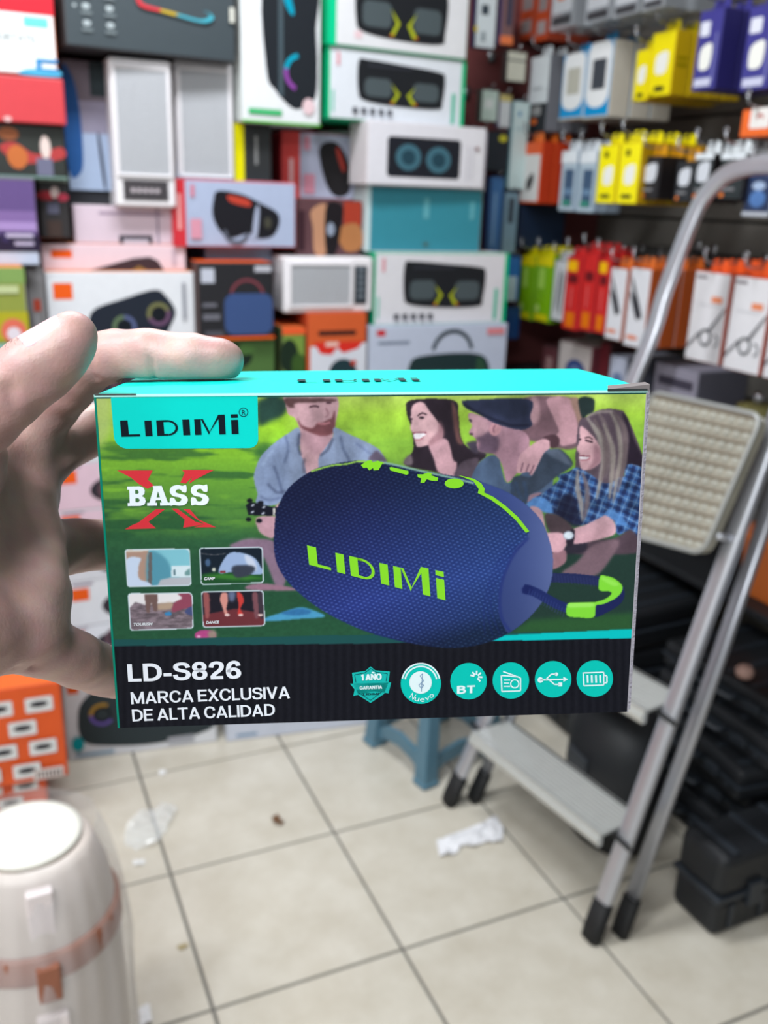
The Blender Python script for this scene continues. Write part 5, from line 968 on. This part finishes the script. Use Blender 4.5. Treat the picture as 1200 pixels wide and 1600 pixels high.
for i, (r_, lb) in enumerate([((1078, 424, 1134, 568), 'far white earphone box with black coiled cable picture and orange tabs'), ((1138, 432, 1198, 584), 'near white earphone box with black coiled cable picture and orange tabs'), ((1202, 440, 1270, 600), 'white earphone box with coiled cable picture, cut by the picture edge')]):
    hang('earphone_box', lb, r_, 1.60, .04, 4, ((226, 224, 228), (190, 70, 30), (240, 90, 30)), [('r', .05, .05, .35, .08, (120, 110, 116)), ('r', .55, .26, .85, .33, (230, 140, 100)), ('r', .2, .36, .8, .365, (170, 170, 176)), ('ring', .52, .72, .13, .18, 0, 360, (66, 72, 76)), ('ring', .78, .74, .10, .13, -80, 100, (80, 84, 90)), ('p', [(.0, .86), (.35, .66), (.37, .68), (.02, .88)], (90, 90, 96)), ('p', [(.60, .62), (.98, .36), (.99, .38), (.62, .66)], (90, 90, 96))])
hang('earphone_box', 'rust coloured box half behind the ladder rail', (1098, 400, 1100, 540), 1.86, .05, 1, ((150, 60, 30), (140, 62, 30)), [], tab=False, hooked=False) if False else None
# far corner strips hanging at the back wall
def bhang(name, label, rect, val, t, cols, items=(), hooked=True):
    c0, a, w_, h = frame('back', None, rect[:2], rect[2:], val, 0)
    e = empty(name, label, 'packaged accessory', c0, a); fr, sd = cols
    MB().cbox(-w_/2, 0, 0, w_/2, t, h, mat(sd, .4), .002).build('pack', e); MB().box(-w_/2+.002, -.0004, .002, w_/2-.002, .001, h-.002, mat(fr, .4)).build('front_panel', e); art(e, w_, h, items)
    mb = MB(); x, y, z_ = c0[0], c0[1], c0[2]+h+.004; mb.tube([(x, YB, z_), (x, y-.01, z_), (x, y-.02, z_+.012)], .0026, hk, n=6); mb.box(x-.012, YB-.006, z_-.02, x+.012, YB, z_+.02, hk)
    o = mb.build('display_hook', loc=(x, YB, z_), smooth=True); tag(o, hooklab(label), 'hook', 'display hooks on the back wall')
VB = 2.70
for r_, lb, cols, it in [((744, -30, 776, 76), 'white fronted pack in a navy sleeve, top corner', ((224, 232, 236), (44, 46, 84)), [('r', .25, .35, .6, .5, (60, 70, 80)), ('r', .3, .75, .5, .9, (150, 160, 166)), ('e', .02, .72, .08, .05, (220, 190, 30))]),
                         ((784, -30, 804, 70), 'grey and orange flat pack beside the navy sleeve', ((130, 96, 96), (80, 70, 110)), [('r', 0, .86, 1, 1, (240, 130, 80)), ('r', .4, 0, .8, .7, (70, 70, 90))]),
                         ((792, 80, 822, 128), 'cream cup shaped pack with a dark band', ((206, 204, 188), (60, 56, 56)), [('r', 0, .28, 1, .33, (90, 90, 90))]),
                         ((752, 140, 778, 190), 'mint white blister in the corner', ((204, 222, 212), (90, 100, 96)), [('r', .2, .3, .7, .6, (236, 240, 238))]),
                         ((780, 148, 798, 200), 'white pack with yellow header in the corner', ((216, 220, 222), (120, 110, 140)), [('r', 0, 0, 1, .2, (206, 190, 120))]),
                         ((798, 158, 824, 296), 'long pale mint strip pack in the corner', ((206, 226, 226), (110, 150, 160)), [('e', .4, .14, .1, .03, (90, 150, 190)), ('r', .2, .3, .8, .32, (170, 200, 206))]),
                         ((744, 204, 760, 300), 'lilac white strip pack by the cone speaker box', ((206, 198, 214), (90, 80, 100)), [('r', .2, .3, .5, .34, (150, 140, 140))]),
                         ((762, 206, 794, 268), 'black pack with yellow dot in the corner', ((34, 42, 50), (30, 34, 40)), [('e', .7, .16, .2, .09, (206, 200, 60))]),
                         ((764, 276, 784, 396), 'bright blue strip pack by the teal box', ((70, 120, 176), (50, 80, 130)), [('r', .3, .2, .5, .9, (130, 170, 210))]),
                         ((786, 300, 808, 396), 'pale steel blue strip pack in the corner', ((130, 160, 176), (70, 100, 130)), [('r', .3, .1, .7, .5, (70, 80, 90))]),
                         ((812, 322, 882, 388), 'navy folded cloth pack under the orange adapter pack', ((22, 40, 66), (20, 30, 50)), []),
                         ((790, 400, 812, 470), 'blue and white pack beside the lime green packs', ((40, 110, 190), (30, 70, 130)), [('r', .1, .45, .8, 1, (190, 210, 226))]),
                         ((790, 480, 812, 530), 'deep blue pack under the blue and white pack', ((20, 70, 130), (20, 50, 90)), [])]:
    bhang('strip_pack', lb, r_, VB, .03, cols, it)
# low shelf goods: shelves with boards standing off the display wall
for i, (z_, x0, nm) in enumerate([(.93, 1.70, 'upper black shelf board under the hanging earphone boxes'), (.50, 1.78, 'lower black shelf board behind the ladder')]):
    e = empty('shelf', nm, 'shelf', (XR, 1.6, z_)); MB().cbox(x0-XR, -1.1, -.02, 0, 1.25, 0, mat((34, 36, 40), .5), .003).build('board', e)
    for y in (-1.0, 0., .85): MB().prism([(0, 0), (x0-XR+.06, 0), (0, -.12)], y, y+.012, mat((44, 46, 50), .5), axis=1).build('bracket', e).location = (0, 0, -.02)
def shelfbox(name, label, cat, rect, XF, t, cols, items=(), z0=.93, **k): return carton(name, label, cat, rect, XF, t, cols, items, kind='wall', z0=z0, **k)
shelfbox('speaker_box', 'cream box with a blue round speaker picture on the shelf', 'box', (872, 536, 924, 596), 1.78, .2, ((206, 196, 194), (110, 50, 60)), [('e', .55, .70, .30, .30, (60, 80, 140)), ('e', .55, .70, .16, .16, (110, 130, 176))], key='k1')
shelfbox('small_box', 'dark red box beside the blue round speaker box', 'box', (936, 534, 952, 598), 1.80, .2, ((110, 34, 44), (60, 30, 36)), [], key='k2')
shelfbox('small_box', 'pale lilac box at the far end of the shelf', 'box', (846, 540, 870, 596), 1.80, .2, ((120, 70, 76), (60, 50, 56)), [('r', .3, .4, .7, .9, (190, 150, 150))], key='k3')
shelfbox('small_box', 'white and grey printed box under the earphone boxes', 'box', (952, 556, 980, 604), 1.78, .2, ((190, 196, 216), (100, 104, 120)), [('e', .5, .6, .3, .2, (110, 130, 170))], key='k4')
shelfbox('gadget_box', 'long lilac grey box with dark writing on the shelf behind the ladder', 'box', (1020, 572, 1090, 640), 1.80, .18, ((150, 146, 162), (110, 110, 124)), [('r', .1, .25, .9, .45, (70, 66, 80)), ('r', .0, .7, 1, .75, (60, 60, 72))], key='k5')
for r_, lb, cols, zz_ in [((1160, 828, 1240, 905), 'plain orange box low behind the ladder rails', (214, 110, 40), .50), ((985, 915, 1060, 985), 'flat dark grey box on the low shelf behind the ladder', (62, 66, 74), .50)]:
    shelfbox('small_box', lb, 'box', r_, 1.84, .16, (cols, tuple(int(v*.8) for v in cols)), [('r', .05, .15, .95, .22, tuple(min(255, int(v*1.25)) for v in cols))], key=lb, z0=zz_) if 'flat' not in lb else None
c0 = on(1158, 618, 0, 1.68); e = empty('cable_roll', 'olive yellow roll of cable with metal end under the earphone boxes', 'cable', (1.74, c0[1], .93))
mb = MB(); mb.lathe([(.03, 0), (.05, .004), (.052, .06), (.05, .10), (.03, .105)], mat((132, 128, 76), .5, bump=.4), n=20); mb.build('roll', e, smooth=True)
mb = MB(); mb.lathe([(.010, .104), (.014, .108), (.014, .125), (.008, .132)], hk, n=14); mb.build('metal_end', e, smooth=True)
# ------------------------------------------------------------------ ladder
def onx(px, py, x): return on(px, py, 0, x)
al = mat((200, 202, 210), .32, metal=.8, var=.05, scale=20, k=1); al2 = mat((180, 182, 190), .36, metal=.8, var=.06, scale=20, k=1); rub = mat((16, 16, 18), .7)
LF = np.array([1.007, 1.754, 0]); RF = np.array([1.074, 1.229, 0])
LT = np.array([1.377, 1.661, 1.141]); RT = onx(1200, 690, 1.43)
lad = empty('step_ladder', 'folded aluminium step ladder leaning against the display wall, black rubber feet', 'ladder', ((LF+RF)/2).tolist())
B0 = ((LF+RF)/2); LB = lambda mb, nm, sm=False, par=None: mb.build(nm, None, smooth=sm)
def ladpart(mb, nm, smooth=False, parent=None):
    o = mb.build(nm, None, smooth=smooth, loc=B0); o.parent = parent or lad; o.location = (0, 0, 0); return o
sec = [(math.copysign(abs(math.cos(a))**.55, math.cos(a)), .58*math.copysign(abs(math.sin(a))**.55, math.sin(a))) for a in np.linspace(0, 2*math.pi, 20, endpoint=False)]
dl = (LT-LF)/1.141; dr = (RT-RF)/RT[2]
Lp = lambda z_: LF+dl*z_
Rp = lambda z_: RF+dr*z_
HT = [LF+dl*.035, Lp(.6), Lp(1.14), onx(1040, 452, 1.435), onx(1078, 352, 1.470)]
arc_ = [onx(1100, 308, 1.486), onx(1130, 276, 1.498), onx(1166, 261, 1.506), onx(1200, 257, 1.51)]
RTt = Rp(1.42)
h2 = [np.array([1.510, 1.450, 1.562]), np.array([1.505, 1.395, 1.540]), np.array([1.497, 1.358, 1.497])]
pts = spline(HT+arc_+h2+[np.array([1.487, 1.345, 1.43]), np.array([1.475, 1.335, 1.30]), Rp(1.14), Rp(.6), RF+dr*.035], 7, closed=False)
ladpart(MB().tube(pts, .0195, al, sec=sec, up=(0.35, 0, -.95) if False else None), 'front_frame', True)
off = np.array([.066, -.012, 0])
for (a0, d0, nm) in ((LF, dl, 'rear_leg'), (RF, dr, 'rear_leg')):
    top = 1.25 if a0 is RF else .95
    ladpart(MB().tube([a0+off+d0*.035, a0+off+d0*.6, a0+off*.75+d0*top], .0165, al2, sec=sec), nm, True)
for a0, d0, r_ in ((LF, dl, .0245), (RF, dr, .0245), (LF+off, dl, .0215), (RF+off, dr, .0215)):
    ladpart(MB().tube([a0, a0+d0*.02, a0+d0*.085], [r_*.92, r_, r_*.96], rub, sec=sec), 'rubber_foot', True)
tr = mat((206, 208, 206), .35, metal=.6, var=.05, k=1)
def tread(z_, d=.115):
    a = Lp(z_); b = Rp(z_); u = (b-a); L_n = np.linalg.norm(u); u /= L_n; f = np.array([-u[1], u[0], 0]); f /= np.linalg.norm(f)
    f = f if f[0] < 0 else -f; ins = .024
    p0 = a+u*ins; p1 = b-u*ins; mb = MB(); g0, g1 = .035, .035-d
    def sl(s0, s1, z0, z1): mb.hexa([p0+f*s0+[0, 0, z0], p1+f*s0+[0, 0, z0], p1+f*s1+[0, 0, z0], p0+f*s1+[0, 0, z0], p0+f*s0+[0, 0, z1], p1+f*s0+[0, 0, z1], p1+f*s1+[0, 0, z1], p0+f*s1+[0, 0, z1]], tr)
    sl(.055, -.065, -.006, 0); sl(.058, .048, -.030, .002); sl(-.060, -.068, -.030, 0); sl(.064, .056, -.020, -.012)
    for k in range(9): s = .044-k*.012; sl(s, s-.004, 0, .0025)
    o = ladpart(mb, 'tread')
    for p in (a, b): ladpart(MB().tube([p+f*.02-np.array([0, .03, .012]), p+f*.02+np.array([0, .03, -.012])], .005, rub, n=8), 'rivet', True, None)
for z_ in (.235, .50): tread(z_)
# folded platform with raised dots
a, b2 = Lp(.80), Rp(.80); a3, b3 = Lp(1.10), Rp(1.10)
pa = on(1096, 868, 0, a[0]-.01)
PQ = [onx(1098, 866, 1.30), onx(1192, 650, 1.385), onx(1020, 612, 1.385), onx(935, 822, 1.30)]   # near-low, near-high, far-high, far-low
plm = mat((168, 164, 150), .5, metal=.2, var=.38, bump=.5, scale=22); pe = mat((176, 178, 176), .45, metal=.4); pgv = mat((128, 116, 100), .6, metal=.1); pdt = mat((196, 196, 186), .4, metal=.2, var=.2)
PQ = [np.array(p) for p in PQ]; nrm = np.cross(PQ[1]-PQ[0], PQ[3]-PQ[0]); nrm /= np.linalg.norm(nrm); nrm = nrm if nrm@(CAM-PQ[0]) > 0 else -nrm
mb = MB(); P4 = rrect([tuple(p) for p in PQ], .03, 4); mb.add([tuple(p) for p in P4]+[tuple(np.array(p)-nrm*.022) for p in P4], [tuple(range(len(P4))), tuple(range(len(P4), 2*len(P4)))[::-1]]+[(k, (k+1) % len(P4), len(P4)+(k+1) % len(P4), len(P4)+k) for k in range(len(P4))], plm)
plat = ladpart(mb, 'platform')
bl = lambda s, t: (PQ[3]*(1-s)+PQ[0]*s)*(1-t)+(PQ[2]*(1-s)+PQ[1]*s)*t
mb = MB()
e1 = bl(1, .5)-bl(0, .5); e1 /= np.linalg.norm(e1); e2 = np.cross(nrm, e1)
for j in range(11):
    t = .06+j*.088; q0, q1 = bl(.03, t+.03), bl(.97, t+.03); mb.tube([q0, q1], .0032, pgv, n=6)
    for i in range(12):
        c = bl(.06+i*.08, t-.006); ring_ = [c+.0068*(math.cos(k*math.pi/4)*e1+math.sin(k*math.pi/4)*e2) for k in range(8)]; top_ = [c+nrm*.004+.0038*(math.cos(k*math.pi/4)*e1+math.sin(k*math.pi/4)*e2) for k in range(8)]
        mb.add(ring_+top_, [tuple(range(8, 16))]+[(k, (k+1) % 8, 8+(k+1) % 8, 8+k) for k in range(8)], pdt)
dots = ladpart(mb, 'tread_dots', parent=plat); dots['kind'] = 'stuff'
rim = MB(); rim.tube([tuple(np.array(p)+nrm*.001) for p in P4], .005, pe, n=8, closed=True); ladpart(rim, 'platform_rim', True, plat)
# platform brackets to the frame
for q, p in ((bl(1, .15), Rp(.85)), (bl(0, .15), Lp(.85))): ladpart(MB().tube([q-nrm*.012, p], .008, al2, n=8), 'platform_arm', True)
# ------------------------------------------------------------------ black cases behind the ladder
bk = mat((24, 27, 32), .55, bump=.4, var=.2, scale=60); bk2 = mat((40, 46, 54), .5, bump=.3, var=.2)
def case(label, x0, y0, z0, x1, y1, z1, rz=0., ribs=5, group=None, name='tool_case'):
    c = ((x0+x1)/2, (y0+y1)/2, z0); e = empty(name, label, 'case', c, rz, group); dx, dy, h = (x1-x0)/2, (y1-y0)/2, z1-z0
    MB().cbox(-dx, -dy, 0, dx, dy, h*.47, bk, .018).build('lower_shell', e); MB().cbox(-dx, -dy, h*.50, dx, dy, h, bk, .018).build('upper_shell', e)
    MB().cbox(-dx-.004, -dy-.004, h*.45, dx+.004, dy+.004, h*.52, bk2, .003).build('seam_band', e)
    for s in (-.55, .55): MB().cbox(-dx-.012, s*dy-.02, h*.34, -dx, s*dy+.02, h*.64, bk2, .003).build('latch', e)
    for k in range(ribs):
        y = -dy*.8+1.6*dy*k/(ribs-1); MB().cbox(-dx*.85, y-.008, h-.001, dx*.85, y+.008, h+.004, bk2, .002).build('rib', e); MB().cbox(-dx-.005, y-.006, .02, -dx+.002, y+.006, h*.40, bk2, .002).build('rib', e)
    mb = MB(); mb.tube([(-dx, -.06, h*.55), (-dx-.028, -.055, h*.55), (-dx-.034, 0, h*.55), (-dx-.028, .055, h*.55), (-dx, .06, h*.55)], .007, bk2, n=8); mb.build('handle', e, smooth=True)
    return e
case('black ribbed tool case on the tiles at the foot of the ladder', 1.47, .98, 0, 1.60, 1.42, .20, rz=math.pi/2+.02)
zs_ = .0
LBL = ['bottom black case of the tall pile behind the ladder', 'second black case from the bottom of the tall pile', 'third black case from the bottom of the tall pile', 'fourth black case from the bottom of the tall pile', 'fifth black case from the bottom of the tall pile', 'topmost black case of the tall pile behind the ladder']
rs = np.random.RandomState(3)
for i, hh in enumerate([.10, .085, .085, .08, .075]):
    j = rs.uniform(-.03, .03, 2); case(LBL[i] if i < 4 else LBL[5], 1.52+j[0]+.012*i, 1.29+j[1], zs_, 1.86+j[0], 1.68+j[1], zs_+hh-.006, rz=rs.uniform(-.12, .12)); zs_ += hh
zs_ = .0
for i, hh in enumerate([.17, .14, .13]):
    case(['bottom black case of the pile at the far side of the ladder', 'middle black case of the pile at the far side of the ladder', 'top black case of the pile at the far side of the ladder'][i], 1.48+.02*i, 1.80, zs_, 1.88, 2.16, zs_+hh-.006, rz=[.03, -.06, .05][i]); zs_ += hh
# drawstring bag under the ladder
e = empty('speaker_bag', 'tall rounded black bag standing on the tiles behind the lowest ladder step', 'bag', (1.33, 1.52, 0), -.1)
mb = MB(); prof = [(.08, 0), (.105, .01), (.118, .06), (.122, .18), (.118, .27), (.10, .33), (.06, .35)]; mb.lathe(prof, mat((26, 29, 34), .6, bump=.7, scale=18), n=28); o = mb.build('body', e, smooth=True); o.scale = (.85, 1.15, 1)
MB().cbox(-.108, -.04, .10, -.098, .04, .24, mat((58, 62, 68), .5), .004).build('front_label', e)
mb = MB(); mb.tube([(-.02, -.05, .34), (-.03, -.04, .39), (-.03, .04, .39), (-.02, .05, .34)], .008, bk2, n=8); mb.build('handle', e, smooth=True)
case('flat black case lying under the ladder step on the tiles', 1.16, 1.30, 0, 1.30, 1.44, .10) if False else None
# tan foam bit lying on the pile
c0 = on(1120, 1148, 0, 1.47); o = MB().lathe([(.012, 0), (.020, .006), (.022, .02), (.014, .03)], mat((176, 140, 128), .7, bump=.4), n=14).build('cork', None, smooth=True); o.location = (1.60, 1.42, .426); tag(o, 'small tan plug lying on the pile of black cases', 'plug')
# ------------------------------------------------------------------ stool
st = mat((88, 128, 148), .4, var=.05, spec=.5)
sx, sy, sz = .17, .155, .30; sc0 = np.array([1.080, 1.990]); e = empty('stool', 'blue grey plastic stool with curved lower rails behind the held box', 'stool', (sc0[0], sc0[1], 0), .21)
MB().cbox(-.12, -.12, sz-.025, .12, .12, sz, st, .010).build('seat', e)
for a, b in ((1, 1), (1, -1), (-1, 1), (-1, -1)):
    mb = MB(); x0, y0 = a*.118, b*.118; x1, y1 = a*.100, b*.100; w_ = .024
    mb.hexa([(x0-w_, y0-w_, 0), (x0+w_, y0-w_, 0), (x0+w_, y0+w_, 0), (x0-w_, y0+w_, 0), (x1-w_*.8, y1-w_*.8, sz-.02), (x1+w_*.8, y1-w_*.8, sz-.02), (x1+w_*.8, y1+w_*.8, sz-.02), (x1-w_*.8, y1+w_*.8, sz-.02)], st); mb.cbox(x0-w_*1.12, y0-w_*1.12, 0, x0+w_*1.12, y0+w_*1.12, .016, st, .005)
    o = mb.build('leg', e); bv = o.modifiers.new('b', 'BEVEL'); bv.width = .006; bv.segments = 2
for k in range(4):
    t = k*math.pi/2; P = [(-.11, .015), (-.06, .045), (0, .055), (.06, .045), (.11, .015), (.11, .050), (.06, .085), (0, .095), (-.06, .085), (-.11, .050)]
    mb = MB(); mb.prism(P, .112, .124, st, axis=1); o = mb.build('rail', e); o.rotation_euler = (0, 0, t)
# ------------------------------------------------------------------ litter on the floor
def crumple(name, label, cat, pts_px, m, hgt=.012, seed=0, solid=.0006):
    rs = np.random.RandomState(seed); P = np.array([on(x, y, 2, 0)[:2] for x, y in pts_px]); c = P.mean(0); n = len(P)
    b = bmesh.new(); ring_ = [b.verts.new((*(p-c), rs.uniform(.001, hgt))) for p in P]; f = b.faces.new(ring_); bmesh.ops.triangulate(b, faces=[f]); bmesh.ops.subdivide_edges(b, edges=b.edges[:], cuts=3, use_grid_fill=True)
    for v in b.verts: v.co.z = max(.0015, v.co.z+rs.uniform(-.4, .4)*hgt)
    me = bpy.data.meshes.new(name); b.to_mesh(me); b.free(); me.materials.append(m); o = bpy.data.objects.new(name, me); COL.objects.link(o); o.location = (*c, 0)
    s = o.modifiers.new('s', 'SOLIDIFY'); s.thickness = solid; tag(o, label, cat); return o
crumple('paper_scrap', 'crumpled white paper scrap on the tiles before the ladder', 'paper', [(682, 1316), (700, 1306), (752, 1290), (775, 1276), (786, 1300), (784, 1318), (756, 1318), (740, 1326), (722, 1322), (712, 1336), (686, 1340)], mat((232, 232, 236), .7), .014, 2)
film = bpy.data.materials.new('clear_film'); film.use_nodes = True; b = film.node_tree.nodes['Principled BSDF']; b.inputs['Base Color'].default_value = (.9, .93, .95, 1); b.inputs['Roughness'].default_value = .12; b.inputs['Alpha'].default_value = .22; b.inputs['Specular IOR Level'].default_value = .9
crumple('plastic_film', 'crumpled clear plastic film lying across a tile joint', 'plastic wrap', [(198, 1300), (222, 1272), (262, 1262), (278, 1270), (264, 1296), (250, 1312), (244, 1326), (212, 1330), (194, 1320)], film, .02, 4, .0004)
crumple('dried_leaf', 'small crumpled brown leaf on a tile', 'leaf', [(424, 1278), (434, 1276), (440, 1284), (446, 1286), (438, 1291), (428, 1288)], mat((120, 84, 56), .8), .010, 5)
crumple('paper_bit', 'tiny white paper bit near the floor-standing carton', 'paper', [(248, 1206), (258, 1204), (260, 1210), (250, 1214)], mat((240, 240, 240), .7), .006, 6)
crumple('paper_bit', 'tiny white paper bit below the clear film', 'paper', [(208, 1346), (226, 1344), (226, 1352), (208, 1353)], mat((240, 240, 240), .7), .006, 7)
crumple('paper_bit', 'white scrap at the lower picture edge beside the wrapped canister', 'paper', [(216, 1580), (234, 1572), (238, 1600), (218, 1606)], mat((236, 236, 238), .7), .008, 8)
crumple('dried_leaf', 'pale tan fleck on the tile near the wrapped canister', 'leaf', [(276, 1480), (292, 1474), (294, 1480), (282, 1486)], mat((176, 160, 120), .8), .004, 9)
# ------------------------------------------------------------------ wrapped canister
cc = camp(46, 1500, 1.42); cx_, cy2 = cc[0], cc[1]; ztop = None
q = camp(44, 1304, 1.36); HC = float(q[2]); RC = .124
e = empty('wrapped_canister', 'cream canister with brown strap wrapped in clear plastic film', 'canister', (float(q[0]), float(q[1]), 0))
cr = mat((208, 196, 188), .45, var=.05); tan_ = mat((150, 88, 62), .5, var=.1); pk2 = mat((232, 220, 220), .45)
mb = MB(); mb.lathe([(RC*.9, 0), (RC, .02), (RC*1.0, HC*.5), (RC*.98, HC-.16), (RC*.88, HC-.07), (RC*.74, HC-.02), (RC*.64, HC-.004), (RC*.55, HC-.012), (RC*.05, HC-.02)], cr, n=48); mb.build('body', e, smooth=True)
mb = MB(); mb.lathe([(RC*.60, HC-.006), (RC*.62, HC+.004), (RC*.50, HC+.006), (RC*.2, HC-.0), (.002, HC)], mat((240, 238, 228), .5), n=40); mb.build('lid', e, smooth=True)
n_ = 40; mb = MB(); mb.lathe([(RC*1.0, HC-.165), (RC*1.015, HC-.16), (RC*1.0, HC-.125), (RC*.97, HC-.12)], tan_, n=n_); mb.build('strap', e, smooth=True)
an = math.atan2(CAM[1]-q[1], CAM[0]-q[0])
for (z0, z1, wd, m, nm, r_) in [(HC-.125, HC-.02, .018, pk2, 'clasp', .97), (HC-.19, HC-.13, .016, tan_, 'buckle', 1.03), (HC-.34, HC-.22, .022, pk2, 'label', 1.02), (0.02, HC-.345, .022, pk2, 'tag', 1.015)]:
    o = MB().cbox(-.008, -wd, z0, .008, wd, z1, m, .003).build(nm, e); t = an+.05; o.rotation_euler = (0, 0, t); rr_ = RC*r_*(.86 if nm == 'clasp' else 1); o.location = (rr_*math.cos(t), rr_*math.sin(t), 0)
# film shell with vertical pleats
mb = MB(); vs = []; fs = []; nr, nt_ = 96, 14; rs = np.random.RandomState(8); fr_ = rs.rand(4)*6
for j in range(nt_+1):
    t = j/nt_; z_ = HC*1.0*(1-t)+.012; base_ = RC*(1.10 if t > .35 else .80+.30*(t/.35)**.7)
    for i in range(nr): a = 2*math.pi*i/nr; rr_ = base_+.005*math.sin(9*a+fr_[0]+2*t)*t+.0035*math.sin(23*a+fr_[1])*min(1, .3+t*3)+.003*math.sin(5*a+8*t); vs.append((rr_*math.cos(a), rr_*math.sin(a), z_))
for j in range(nt_):
    for i in range(nr): fs.append((j*nr+i, j*nr+(i+1) % nr, (j+1)*nr+(i+1) % nr, (j+1)*nr+i))
film2 = film.copy(); film2.node_tree.nodes['Principled BSDF'].inputs['Alpha'].default_value = .26; film2.node_tree.nodes['Principled BSDF'].inputs['Base Color'].default_value = (.72, .70, .72, 1)
mb.add(vs, fs, film2); mb.build('film_wrap', e, smooth=True)
